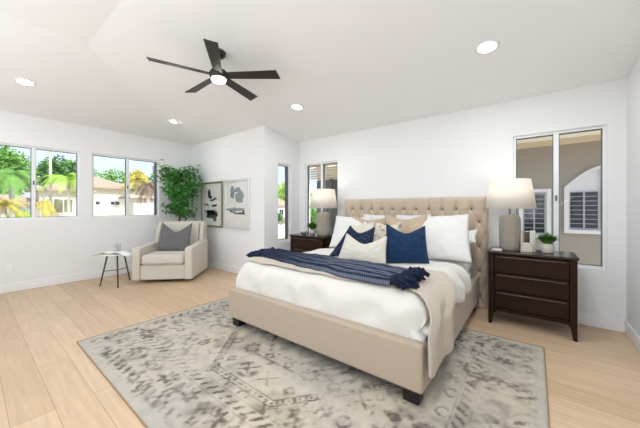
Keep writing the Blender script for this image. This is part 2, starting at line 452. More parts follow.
def hip_roof(name, x0, x1, y0, y1, ze, zr, m, parent, ov=.5, gable=False, th=.16):
    bm = B(); x0 -= ov; x1 += ov; y0 -= ov; y1 += ov
    lx, ly = x1 - x0, y1 - y0
    if ly > lx: d = 0 if gable else lx / 2; r0, r1 = ((x0 + x1) / 2, y0 + d), ((x0 + x1) / 2, y1 - d)
    else: d = 0 if gable else ly / 2; r0, r1 = (x0 + d, (y0 + y1) / 2), (x1 - d, (y0 + y1) / 2)
    b = [bm.verts.new((x, y, ze - th)) for x, y in ((x0, y0), (x1, y0), (x1, y1), (x0, y1))]
    c = [bm.verts.new((x, y, ze)) for x, y in ((x0, y0), (x1, y0), (x1, y1), (x0, y1))]
    p = bm.verts.new((*r0, zr)); q = bm.verts.new((*r1, zr))
    bm.faces.new(b[::-1])
    for i in range(4): bm.faces.new((b[i], b[(i + 1) % 4], c[(i + 1) % 4], c[i]))
    if ly > lx:
        bm.faces.new((c[0], c[1], p)); bm.faces.new((c[1], c[2], q, p)); bm.faces.new((c[2], c[3], q)); bm.faces.new((c[3], c[0], p, q))
    else:
        bm.faces.new((c[0], c[1], q, p)); bm.faces.new((c[1], c[2], q)); bm.faces.new((c[2], c[3], p, q)); bm.faces.new((c[3], c[0], p))
    return obj(name, bm, m, parent)

def hwin(parent, x, y0, y1, z0, z1, glass='darkglass', nm='window', split=True):
    """window on an east-facing wall at x"""
    bm = B(); t_ = .09
    for d in ((y0 - t_, y1 + t_, z1, z1 + t_), (y0 - t_, y1 + t_, z0 - t_, z0), (y0 - t_, y0, z0, z1), (y1, y1 + t_, z0, z1)):
        box(bm, x - .02, x + .06, *d)
    if split: box(bm, x - .02, x + .05, (y0 + y1) / 2 - .04, (y0 + y1) / 2 + .04, z0, z1)
    wn = obj(nm, bm, M['wtrim'], parent)
    bx('pane', (x - .01, x + .02, y0, y1, z0, z1), M[glass], wn)
    return wn

# house A: seen through the leftmost window
h = thing('neighbor_house', 'white stucco house with tan hip roof seen through the leftmost window', 'house', (-30, 4.6, -3))
bx('wall', (-2.6, 0, -1.15, 1.75, 0, 5.55), M['whitest'], h)
hip_roof('roof', -2.6, 0, -1.15, 1.75, 5.65, 6.4, M['roof'], h, .5)
hwin(h, 0, -.35, .75, 3.8, 4.86, 'olive')
bx('side_wing', (-2.6, -.6, -4.2, -1.15, 0, 4.5), M['whitest'], h)
hip_roof('wing_roof', -2.6, -.6, -4.2, -1.15, 4.6, 5.2, M['roof'], h, .35)
bx('door', (-.6, -.54, -2.5, -1.5, 2.6, 4.2), M['bluedoor'], h)
# house B
h = thing('neighbor_house', 'wide white house with low tan roof and small square windows seen through the second window', 'house', (-34, 8.9, -3))
bx('wall', (-10, 0, -3.2, 1.9, 0, 6.15), M['whitest'], h)
hip_roof('roof', -10, 0, -3.2, 1.9, 6.25, 7.5, M['roof'], h, .6)
for y in (-.95, .25, .68): hwin(h, 0, y - .16, y + .16, 4.5, 4.82, split=False)
bx('side_wing', (-8, .4, 1.9, 3.4, 0, 5.4), M['whitest'], h)
hip_roof('wing_roof', -8, .4, 1.9, 3.4, 5.5, 5.95, M['roof'], h, .3)
bx('low_wall', (1.2, 1.5, -3.4, 3.2, 0, 3.5), M['creamtrim'], h)
# house C
h = thing('neighbor_house', 'small white gabled building with pale garage door behind the dry palm', 'house', (-22, 8.2, -3))
bx('wall', (-1.6, 0, -1.05, 1.6, 0, 4.95), M['whitest'], h)
hip_roof('roof', -1.6, 0, -1.05, 1.6, 5.0, 5.5, M['roof'], h, .35)
bx('garage_door', (-.02, .05, -.45, .35, 3.0, 4.35), M['garage'], h)
bx('fascia', (.3, .38, -1.4, 1.95, 4.88, 5.06), M['creamtrim'], h)
# houses seen through the narrow window
h = thing('neighbor_house', 'far beige house with stepped tan roofs seen through the narrow side window', 'house', (-44, 44, -3))
bx('wall', (-8, 0, -4, 4, 0, 4.6), M['whitest'], h)
hip_roof('roof', -8, 0, -4, 4, 4.7, 6.6, M['roof'], h, .6)
for y in (-2, 1): hwin(h, 0, y, y + 1.2, 2.6, 3.8)
h = thing('neighbor_house', 'low house with grey tiled roof and pale wall below the narrow side window', 'house', (-29.5, 26.5, -3))
bx('wall', (-6, 0, -3, 3, 0, 2.3), M['whitest'], h)
hip_roof('roof', -6, 0, -3, 3, 2.4, 4.0, M['greyroof'], h, .5)
hwin(h, 0, -1, .6, .9, 1.9)
# car
def car(x, y, rz, label):
    t = thing('parked_car', label, 'car', (x, y, -2.96), rz)
    bm = B(); pr = [(-2.1, .35), (-2.1, .8), (-1.5, .92), (-.9, 1.42), (.7, 1.42), (1.4, .95), (2.1, .82), (2.15, .35)]
    A = [bm.verts.new((p, -.85 if z < 1 else -.68, z)) for p, z in pr]; D = [bm.verts.new((p, .85 if z < 1 else .68, z)) for p, z in pr]
    bm.faces.new(A); bm.faces.new(D[::-1])
    for i in range(8): bm.faces.new((A[i], A[(i + 1) % 8], D[(i + 1) % 8], D[i]))
    obj('body', bm, M['carpaint'], t, bevel=.06)
    for a in (-1.3, 1.35):
        for s in (-.78, .78):
            bm = B(); tube(bm, [(a, s - .1, .33), (a, s + .1, .33)], .33, 16); obj('wheel', bm, M['rubber'], t, True)
    bx('windshield', (.62, 1.3, -.6, .6, .98, 1.34), M['darkglass'], t, .03)
car(-33.5, 32.8, R(90), 'dark parked car at the bottom of the narrow side window view')

# trees to the west
W = 'trees beyond the neighbouring houses'
tr = [(-47, 2.2, 8.6, 3.2, 'leafA'), (-53, 9.2, 9.0, 3.7, 'leafD'), (-60, 15.6, 8.2, 3.0, 'leafA'), (-70, 22.6, 8.0, 3.8, 'leafD'), (-52, 22.5, 9.6, 4.4, 'leafA'),
      (-20, 1.3, 1.3, .9, 'leafB'), (-45, 15.9, 6.6, 2.0, 'leafY'), (-20, 5.9, .75, .55, 'leafB')]
tl = ['tall mid green tree at the far left edge of the leftmost window', 'dark green tree rising behind the house in the right pane of the leftmost window', 'mid green tree above the wide roof, left pane of the second window',
      'distant dark green tree behind the mullion of the second window', 'tall mid green tree at the right edge of the second window', 'low bright green bush at the bottom of the leftmost window pane',
      'yellow green tree behind the dry palm', 'low bright green bush at the bottom middle of the second window']
for i, (x, y, z, r, m) in enumerate(tr):
    tree(tl[i], x, y, z, r, M[m], seed=i + 3, n=2800, group=W)
for i, (x, y, z, r, m, l) in enumerate([(-54, 53.5, 8.6, 4.6, 'leafB', 'bright lime green tree seen through the narrow side window'), (-27, 25.2, 1.0, 1.0, 'leafD', 'dark green shrub at left of the narrow window view'),
                                       (-9.6, 11.5, 2.1, 1.0, 'leafA', 'leafy tree between the two houses seen through the back left window'), (-7.3, 8.8, .6, .75, 'leafD', 'dark bush low behind the back left window')]):
    tree(l, x, y, z, r, M[m], seed=i + 20, n=1500)
palm('green palm with long arching fronds above the white house roof', -27, 4.6, 3.2, 2.0, M['leafB'], 5, droopy=1.1)
palm('pale tall palm trunk rising past the window top', -28.6, 3.85, 8.5, 2.0, M['leafD'], 6, tr=.14, trunk='paletrunk')
palm('yellow green palm at the very left of the windows', -14, .75, 1.35, .8, M['leafY'], 7, n=26, droopy=.8)
palm('green palm above the yellow palm at left', -17, 1.15, 2.6, 1.1, M['leafA'], 8, n=24, droopy=1.0)
palm('low palm with yellow drooping fronds beside the house door', -16, 2.0, 1.5, .55, M['leafY'], 9, n=16, droopy=2.0, up=.5)
palm('dry grey brown palm with hanging dead fronds', -19, 6.95, 2.6, 1.0, M['leafG'], 10, n=30, droopy=1.25, up=.8)
palm('yellow palm crown right of the second window mullion', -32, 10.6, 4.1, 1.7, M['leafY'], 11, n=24)

# north neighbour: taupe wall with eave and shutter windows
h = thing('neighbor_house', 'taupe stucco wall with cream eave and arched shuttered window close outside', 'house', (0, 6.3, -3))
bx('wall', (-2.2, 5.0, 0, 4, 0, 5.30), M['stucco'], h)
bx('soffit', (-2.8, 5.6, -.62, 0, 5.285, 5.32), M['creamtrim'], h)
bx('fascia', (-2.8, 5.6, -.66, -.62, 5.27, 5.46), M['creamtrim'], h)
bm = B(); v = [bm.verts.new(p) for p in ((-2.8, -.66, 5.46), (5.6, -.66, 5.46), (5.6, 4.3, 7.1), (-2.8, 4.3, 7.1))]; bm.faces.new(v)
rf = obj('roof', bm, M['roof'], h); sd = rf.modifiers.new('solid', 'SOLIDIFY'); sd.thickness = .12; sd.offset = 1

def shutter_window(x0, x1, z0, z1, zr, parent, name='shutter_window'):
    """white trim; z1 left top, zr right top (sloping arch); slats inside"""
    bm = B(); n = 14
    def top(u, e=0): # quarter arch rising to the right
        return z1 + (zr - z1) * math.sin(u * PI / 2) + e
    t_ = .06
    out, inn = [], []
    for i in range(n + 1):
        u = i / n; X = x0 + (x1 - x0) * u; out.append((X, top(u))); 
        X2 = x0 + t_ + (x1 - x0 - 2 * t_) * u; inn.append((X2, top(u) - t_))
    out = [(x0, z0)] + out + [(x1, z0)]; inn = [(x0 + t_, z0 + t_)] + inn + [(x1 - t_, z0 + t_)]
    m_ = len(out); F = {}
    for k, yy in ((0, -.07), (1, 0)):
        F[k] = ([bm.verts.new((a, yy, b)) for a, b in out], [bm.verts.new((a, yy, b)) for a, b in inn])
    for i in range(m_):
        j = (i + 1) % m_
        bm.faces.new((F[0][0][i], F[0][0][j], F[0][1][j], F[0][1][i]))
        bm.faces.new((F[0][0][i], F[0][0][j], F[1][0][j], F[1][0][i])); bm.faces.new((F[0][1][i], F[0][1][j], F[1][1][j], F[1][1][i]))
    fr = obj(name, bm, M['wtrim'], parent)
    # arched panel above, frame for slats, dark glass, slats
    bm = B(); vs = [bm.verts.new((a, -.012, b)) for a, b in inn]; bm.faces.new(vs)
    ext = bmesh.ops.extrude_face_region(bm, geom=bm.faces[:]); bmesh.ops.translate(bm, verts=[g for g in ext['geom'] if isinstance(g, bmesh.types.BMVert)], vec=(0, .01, 0))
    obj('backing', bm, M['wtrim'], fr)
    a, b, c, d = x0 + t_ + .02, x1 - t_ - .03, z0 + t_ + .03, min(z1, zr) - t_ - .03
    bx('shutter_glass', (a, b, -.03, -.013, c, d), M['darkglass'], fr)
    bm = B(); k = 8
    for i in range(k + 1):
        z = c + (d - c) * i / k
        box(bm, a, b, -.055, -.035, z - .005, z + .005)
    box(bm, (a + b) / 2 - .012, (a + b) / 2 + .012, -.06, -.035, c, d)
    obj('shutter_slats', bm, M['blind'], fr)
    return fr
shutter_window(.405, .905, 3.77, 4.55, 4.88, h)
shutter_window(-.22, .235, 3.66, 4.53, 4.53, h)

h = thing('neighbor_house', 'grey stucco wall under a slatted cream eave outside the back left window', 'house', (-3.6, 6.3, -3))
bx('wall', (-1.42, 1.3, 0, 4, 0, 4.98), M['greyst'], h)
bx('upper_wall', (-1.42, 1.3, .02, 4, 4.98, 5.385), M['creamtrim'], h)
for i in range(6): bx('eave_slat', (-1.6, 1.3, -.76 + i * .13, -.67 + i * .13, 5.26 - i * .045, 5.29 - i * .045), M['slatw'], h)
for x in (-1.5, -.8, -.1, .6): bx('rafter', (x, x + .07, -.8, .0, 5.30, 5.38), M['creamtrim'], h)
bx('fascia', (-1.65, 1.35, -.84, -.78, 5.26, 5.42), M['creamtrim'], h)
bx('roof_deck', (-1.5, 1.35, 0, 4.2, 5.385, 5.42), M['greyroof'], h)
bx('post', (-.92, -.84, -.1, -.02, 0, 5.0), M['greyst'], h)

# ------------------------------------------------------------------ rug
def rug():
    X0, X1, Y0, Y1 = -3.21, .065, .605, 3.02
    st = .0105; nx = int((X1 - X0) / st); ny = int((Y1 - Y0) / st)
    xs = np.linspace(X0, X1, nx); ys = np.linspace(Y0, Y1, ny)
    X, Y = np.meshgrid(xs, ys, indexing='ij')
    rng = np.random.default_rng(4)
    def vnoise(sx, sy, seed):
        r = np.random.default_rng(seed); gx = int((X1 - X0) / sx) + 3; gy = int((Y1 - Y0) / sy) + 3
        g = r.random((gx, gy)); u = (X - X0) / sx; v = (Y - Y0) / sy; i = u.astype(int); j = v.astype(int); fu = u - i; fv = v - j
        fu = fu * fu * (3 - 2 * fu); fv = fv * fv * (3 - 2 * fv)
        return (g[i, j] * (1 - fu) + g[i + 1, j] * fu) * (1 - fv) + (g[i, j + 1] * (1 - fu) + g[i + 1, j + 1] * fu) * fv
    cx, cy = (X0 + X1) / 2, (Y0 + Y1) / 2
    ax, ay = np.abs(X - cx), np.abs(Y - cy)
    ex, ey = (X1 - X0) / 2 - ax, (Y1 - Y0) / 2 - ay        # distance to side edges
    d = np.minimum(ex, ey)
    s = np.where(ex < ey, Y - cy, X - cx)                  # run along the border
    dark = np.zeros_like(X)
    # border: rows of slanted dashes, rosettes and guard lines
    def band(a, b): return ((d > a) & (d < b)).astype(float)
    def dashes(a, b, per, sl, duty):
        return band(a, b) * (((s + sl * (d - a)) / per % 1) < duty)
    dark += .85 * dashes(.075, .15, .085, .7, .38)
    dark += .9 * dashes(.20, .33, .30, 0, .95) * (np.hypot(((s / .30) % 1 - .5) * .30, (d - .265)) < .055 + .02 * np.sin(6 * np.arctan2(d - .265, ((s / .30) % 1 - .5) * .30)))
    dark -= .6 * band(.2, .33) * (np.hypot(((s / .30) % 1 - .5) * .30, (d - .265)) < .018)
    dark += .55 * band(.215, .315) * (np.abs(((s / .30 + .5) % 1 - .5) * .30) + np.abs(d - .265) * .8 < .045)
    dark += .9 * dashes(.36, .43, .075, -.7, .38)
    dark += .30 * (band(.345, .352) + band(.19, .196) + band(.44, .447) + band(.085, .09))
    # inner field: scattered mirrored motifs
    fld = (d > .46)
    u = ax / .21; v = ay / .21
    cu, cv = (u % 1 - .5) * .21, (v % 1 - .5) * .21
    an = np.arctan2(cv, cu); rr = np.hypot(cu, cv)
    sel = ((np.floor(u) * 3 + np.floor(v) * 5) % 4)
    dark += fld * .7 * np.where(sel == 0, (np.abs(rr - .055 - .012 * np.cos(8 * an)) < .012), np.where(sel == 1, (np.abs(cu) + np.abs(cv) < .05) & (rr > .018), np.where(sel == 2, (np.abs(np.abs(cu) - np.abs(cv)) < .009) & (rr < .08), (np.abs(rr - .04) < .01))))
    # hexagonal medallion with a dashed double line
    hx = np.maximum(ay / .70, (ax + ay * .82) / .90)
    ln = (np.abs(hx - 1) < .011) | (np.abs(hx - .93) < .010)
    dark += fld * .75 * ln
    inb = (hx > .945) & (hx < .985)
    run = np.where(ay / .70 > (ax + ay * .82) / .90, ax, ay - ax)
    dark = np.where(inb & fld, .8 * ((run / .05 % 1) < .5), dark)
    hx2 = np.maximum(ay / .36, (ax + ay * .8) / .52)
    dark += .6 * ((np.abs(hx2 - 1) < .035) | ((np.abs(hx2 - .7) < .04) & ((ax * 20 % 1) < .6)))
    # distressing
    wear = .55 * vnoise(.28, .28, 1) + .45 * vnoise(.09, .09, 2)
    fine = vnoise(.03, .03, 3); fx = vnoise(.012, .05, 5)
    k = np.clip((wear - .22) * 2.6, 0.15, 1) * np.clip((fine * .6 + fx * .5 - .12) * 1.9, 0, 1)
    dark = np.clip(dark, 0, 1) * k
    blot = np.clip((vnoise(.22, .2, 8) * .5 + vnoise(.07, .06, 9) * .5 - .47) * 3.2, 0, 1) * (d > .07)
    speck = np.clip((.6 * vnoise(.024, .03, 11) + .4 * vnoise(.06, .045, 21) - .50) * 3.6, 0, 1) * np.clip(vnoise(.22, .2, 12) * 1.9 - .35, 0, 1) * (d > .05)
    dark = np.clip(dark + .42 * blot + .8 * speck, 0, 1)
    base = np.array(lin((202, 191, 173))); cool = np.array(lin((182, 178, 170))); dk = np.array(lin((82, 72, 64)))
    hz = np.clip(vnoise(.5, .5, 14) * 1.5 - .2, 0, 1)[..., None]
    hz = np.maximum(hz * .8, ((d < .07)[..., None]) * .6)
    bc = base * (1 - hz) + cool * hz
    col = bc * (1 - .85 * dark[..., None]) + dk * .85 * dark[..., None]
    col *= (.93 + .14 * vnoise(.04, .04, 15))[..., None]
    rgba = np.concatenate([col, np.ones((*col.shape[:2], 1))], -1).reshape(-1, 4)
    th = .008 + .0012 * vnoise(.02, .02, 16)
    th[0, :] = th[-1, :] = .001; th[:, 0] = th[:, -1] = .001
    V = np.stack([X, Y, th], -1).reshape(-1, 3)
    faces = []
    for i in range(nx - 1):
        o = i * ny
        faces += [(o + j, o + ny + j, o + ny + j + 1, o + j + 1) for j in range(ny - 1)]
    nb = len(V)
    # underside + rim
    V = np.vstack([V, [[X0, Y0, 0], [X1, Y0, 0], [X1, Y1, 0], [X0, Y1, 0]]]); rgba = np.vstack([rgba, np.tile([.45, .36, .25, 1], (4, 1))])
    faces.append((nb, nb + 3, nb + 2, nb + 1))
    o = pobj('area_rug', V, faces, attr_mat('distressed_rug', .95, bump=.35, bscale=220, noise_amt=.12, nscale=70), col=rgba)
    tag(o, 'large distressed grey beige patterned rug under the bed', 'rug')
    bm = B()
    for q in ((X0 - .004, X1 + .004, Y0 - .006, Y0), (X0 - .004, X1 + .004, Y1, Y1 + .006), (X0 - .006, X0, Y0, Y1), (X1, X1 + .006, Y0, Y1)): box(bm, *q, 0, .008)
    obj('bound_edge', bm, mat('rug_binding', (164, 136, 106), .9), o)
rug()

# ------------------------------------------------------------------ bed
bed = thing('bed', 'king bed with tufted beige linen headboard and matching low frame', 'bed', (-1.455, 2.7, .008))
def L(x, y, z): return (x + 1.455, y - 2.7, z - .008)
def bbx(name, x0, x1, y0, y1, z0, z1, m, bevel=.015, **k):
    a = L(x0, y0, z0); b = L(x1, y1, z1); return bx(name, (a[0], b[0], a[1], b[1], a[2], b[2]), m, bed, bevel, 3, **k)
FX0, FX1, FY = -2.455, -.515, 1.635
bbx('footboard', FX0, FX1, FY, FY + .09, .095, .385, M['linen'], .018)
bbx('side_rail', FX0, FX0 + .07, FY + .09, 3.77, .095, .385, M['linen'], .015)
bbx('side_rail', FX1 - .07, FX1, FY + .09, 3.77, .095, .385, M['linen'], .015)
for (x, y) in ((FX0 + .03, FY + .03), (FX1 - .13, FY + .03), (FX0 + .03, 3.6), (FX1 - .13, 3.6)):
    a = L(x, y, .008); bm = B()
    box(bm, a[0], a[0] + .10, a[1], a[1] + .09, 0, .095); obj('leg', bm, M['leg'], bed, bevel=.004)
bbx('platform', FX0 + .07, FX1 - .07, FY + .09, 3.77, .20, .26, M['leg'], .0)

def headboard():
    x0, x1, z0, z1 = -2.455, -.435, .008, 1.335
    yb, yf = 3.868, 3.79
    px_, pz = .168, .30       # column pitch, full lattice pitch vertically
    zt = 1.18                # top button row
    xc = (x0 + x1) / 2
    nx, nz_ = 300, 200
    xs = np.linspace(x0, x1, nx); zs = np.linspace(z0, z1, nz_)
    Xg, Zg = np.meshgrid(xs, zs, indexing='ij')
    a = (Xg - xc) / px_; b = (Zg - zt) / pz
    # buttons at (i, 2j') and (i+.5, odd)
    p, q = a + b, a - b
    cre = np.sqrt(np.abs(np.sin(PI * p)) * np.abs(np.sin(PI * q)) + 1e-9)
    dia = .026 * cre ** .6 + .006
    rowa = np.round((Zg - zt) / (pz / 2)); offx = np.where(rowa % 2 == 0, 0, .5); ca = a - offx
    dbt = np.hypot((ca - np.round(ca)) * px_, Zg - zt - rowa * pz / 2)
    dip = .028 * np.exp(-(dbt / .026) ** 2) * (rowa <= 0)
    pleat = .030 * (np.abs(np.sin(PI * a)) ** .5) + .006
    tt = np.clip((Zg - zt) / .02, 0, 1)
    h = np.where(Zg > zt, pleat, dia) - dip
    ed = np.minimum(np.minimum(Xg - x0, x1 - Xg), z1 - Zg)
    h = h * np.clip(ed / .05, 0, 1) ** .3 + .0
    rnd = .045 * (1 - np.sqrt(np.clip(1 - (1 - np.clip(ed / .045, 0, 1)) ** 2, 0, 1)))
    Yg = yf - h + rnd
    # local near buttons deeper
    V = np.stack([Xg + 1.455, Yg - 2.7, Zg - .008], -1).reshape(-1, 3)
    F = []
    for i in range(nx - 1):
        o = i * nz_
        F += [(o + j, o + nz_ + j, o + nz_ + j + 1, o + j + 1) for j in range(nz_ - 1)]
    n0 = len(V)
    # back + rim strip
    rim = [i * nz_ for i in range(nx)] + [(nx - 1) * nz_ + j for j in range(1, nz_)] + [i * nz_ + nz_ - 1 for i in range(nx - 2, -1, -1)] + [j for j in range(nz_ - 2, 0, -1)]
    back = V[rim].copy(); back[:, 1] = yb - 2.7
    V = np.vstack([V, back]); m = len(rim)
    for i in range(m):
        j = (i + 1) % m; F.append((rim[i], n0 + i, n0 + j, rim[j]))
    F.append(tuple(n0 + i for i in range(m)))
    hb = pobj('headboard', V, F, M['tuft'], bed)
    for r_ in range(5):
        z = zt - r_ * pz / 2; off = 0 if r_ % 2 == 0 else .5
        for i in range(-6, 7):
            x = xc + (i + off) * px_
            if x < x0 + .04 or x > x1 - .04: continue
            bm = B(); lathe(bm, [(.0005, .0), (.012, .001), (.018, .005), (.019, .010)], 10)
            bmesh.ops.rotate(bm, verts=bm.verts, matrix=Matrix.Rotation(R(-90), 3, 'X'))
            bo = obj('button', bm, M['btn'], hb, True); bo.location = (x + 1.455, yf + .008 - 2.7, z - .008)
headboard()

# mattress with wrinkled sheet
def softbox(name, x0, x1, y0, y1, z0, z1, r, m, parent=None, amp=.006, sc_=5, n=46, seed=0):
    """rounded box as a dense closed grid with cloth wrinkles"""
    bm = B(); bmesh.ops.create_cube(bm, size=2); bmesh.ops.subdivide_edges(bm, edges=bm.edges[:], cuts=n, use_grid_fill=True)
    hx, hy, hz = (x1 - x0) / 2, (y1 - y0) / 2, (z1 - z0) / 2; cx, cy, cz = (x0 + x1) / 2, (y0 + y1) / 2, (z0 + z1) / 2
    for v in bm.verts:
        p = Vector((v.co.x * hx, v.co.y * hy, v.co.z * hz))
        q = Vector((max(-hx + r, min(hx - r, p.x)), max(-hy + r, min(hy - r, p.y)), max(-hz + min(r, hz), min(hz - min(r, hz), p.z))))
        dd = p - q; nrm = dd.normalized() if dd.length > 1e-6 else Vector((0, 0, 1))
        rr = r if dd.length > 1e-6 else 0
        p = q + nrm * min(dd.length, r) if rr else p
        k = amp * noise.fractal(Vector((p.x * sc_ + seed, p.y * sc_, p.z * sc_ * 3)), 1, 2, 3)
        v.co = Vector((cx, cy, cz)) + p + nrm * k
    return obj(name, bm, m, parent, True)
o = softbox('mattress', -2.37, -.565, 1.76, 3.745, .262, .585, .07, M['sheet'], amp=.012, sc_=6, n=60)
tag(o, 'thick mattress in a wrinkled white fitted sheet on the bed frame', 'mattress')

ZT = .652
def drape(name, x0, x1, y0, y1, off, m, drop_r=0, drop_l=0, drop_f=0, thick=.03, step=.02, ex=.08, foot_y=1.655, xr=-.465, xl=-2.475, fold=.012, puff=.012, seed=0, rad=.13, edge=None, drop_fn=None, col=None):
    """cloth laid over the bed: xs beyond the mattress edge and ys beyond the foot turn down with a rounded shoulder"""
    def path(d, r, L_):        # distance past the start of the curve -> (outward, down)
        if d <= 0: return d, 0
        a = d / r
        if a < PI / 2: return r * math.sin(a), r * (1 - math.cos(a))
        return r, r + (d - r * PI / 2)
    arc = rad * PI / 2
    sR = (xr - rad), (arc - rad + drop_r) if drop_r else 0
    us = np.arange(x0 if not drop_l else xl + rad - arc - (drop_l - rad), (xr - rad + arc + max(0, drop_r - rad)) if drop_r else x1, step)
    vs = np.arange((foot_y + rad - arc - (drop_f - rad)) if drop_f else y0, y1 + 1e-6, step)
    top = []
    for u in us:
        row = []
        for v in vs:
            X, dz1 = u, 0; Y, dz2 = v, 0; side = 0
            if drop_r and u > xr - rad:
                q, dz1 = path(u - (xr - rad), rad, 0); X = xr - rad + q; side = 1
            if drop_l and u < xl + rad:
                q, dz1 = path((xl + rad) - u, rad, 0); X = xl + rad - q; side = -1
            if drop_f and v < foot_y + rad:
                q, dz2 = path(foot_y + rad - v, rad, 0); Y = foot_y + rad - q
            dz = dz1 + dz2
            # puffy top
            z = ZT + off - dz + puff * noise.fractal(Vector((u * 2.3 + seed, v * 2.3, 0)), 1, 2, 3)
            f1 = min(1, dz1 / .15); f2 = min(1, dz2 / .12)
            if side: X += side * f1 * fold * (math.sin(v * 17 + seed + 2 * nz(v * 3, seed)) + 1.1 * nz(v * 9, z * 2, seed))
            if dz2: Y -= f2 * max(.25, math.sin(PI * min(1, dz2 / .3))) * fold * .9 * (math.sin(u * 15 + 3 * nz(u * 2, seed)) * .7 + 1.2 * nz(u * 7, z * 3, seed + 4))
            row.append([X, Y, z])
        top.append(row)
    top = np.array(top)
    n, m_ = top.shape[:2]
    if edge: top = edge(top, us, vs)
    # thickness along normals
    gu = np.gradient(top, axis=0); gv = np.gradient(top, axis=1); N = np.cross(gu, gv); N /= np.linalg.norm(N, axis=2, keepdims=True) + 1e-9
    eu = np.minimum(np.arange(n), n - 1 - np.arange(n)) * step; ev = np.minimum(np.arange(m_), m_ - 1 - np.arange(m_)) * step
    E_ = np.minimum(eu[:, None], ev[None, :]); tk = thick * np.sqrt(np.clip(1 - (1 - np.clip(E_ / max(thick, step), 0, 1)) ** 2, 0, 1))
    bot = top - N * (thick * .5); T2 = top - N * (thick * .5) + N * (tk * .5)[..., None]; bot = bot - N * (tk * .5)[..., None]
    V = np.vstack([T2.reshape(-1, 3), bot.reshape(-1, 3)]); K = n * m_
    F = []
    for i in range(n - 1):
        for j in range(m_ - 1):
            a = i * m_ + j; F.append((a, a + m_, a + m_ + 1, a + 1)); F.append((K + a, K + a + 1, K + a + m_ + 1, K + a + m_))
    for i in range(n - 1):
        a, b = i * m_, (i + 1) * m_; F.append((a, K + a, K + b, b)); a += m_ - 1; b += m_ - 1; F.append((a, b, K + b, K + a))
    for j in range(m_ - 1):
        a, b = j, j + 1; F.append((a, b, K + b, K + a)); a += (n - 1) * m_; b += (n - 1) * m_; F.append((a, K + a, K + b, b))
    return pobj(name, V, F, m, smooth=True, col=col)

def duvet_edge(top, us, vs):
    n, m_ = top.shape[:2]
    for i in range(n):
        for j in range(m_):
            x, y, z = top[i, j]
            if y < 2.15 and z < .50:
                k = min(1, (.50 - z) / .08) * min(1, (2.15 - y) / .15)
                if x > -.57: top[i, j, 0] = x + (-.57 - x) * k
                if x < -2.38: top[i, j, 0] = x + (-2.38 - x) * k
            if y < 1.74 and z < .375: top[i, j, 1] = y + (1.74 - y) * min(1, (.375 - z) / .03)
            top[i, j, 2] = max(top[i, j, 2], .30)
    return top
def duvet_edge0(top, us, vs):
    # side hem of the duvet rises towards the headboard
    return top
dv = drape('duvet', 0, 0, 0, 3.02, 0, M['duvet'], drop_r=.285, drop_l=.235, drop_f=.33, thick=.05, puff=.026, fold=.026, rad=.14, foot_y=1.695, xr=-.500, xl=-2.42, seed=1, edge=duvet_edge)
tag(dv, 'fluffy white duvet tucked over the mattress', 'duvet')

def blanket_edge(top, us, vs):
    n, m_ = top.shape[:2]
    for i in range(n):
        drop = max(0., (us[i] - (-.63)))      # past the shoulder on the right
        for j in range(m_):
            t_ = j / (m_ - 1)
            # hanging corner narrows and its front edge swings over the foot corner
            top[i, j, 1] -= min(1, drop / .30) * (.15 + t_ * .26)
            top[i, j, 1] += t_ * .22 * max(0, min(1, (us[i] + 1.2) / .45))
            top[i, j, 2] += .0
    return top
bl = drape('bed_blanket', -2.36, 0, 1.765, 2.30, .014, M['bedthrow'], drop_r=.47, thick=.012, puff=.024, fold=.020, rad=.15, xr=-.462, seed=1, edge=blanket_edge, step=.018)
tag(bl, 'sand beige blanket across the foot of the bed, hanging over its right side', 'blanket')

def sheet_fold(top, us, vs): return top
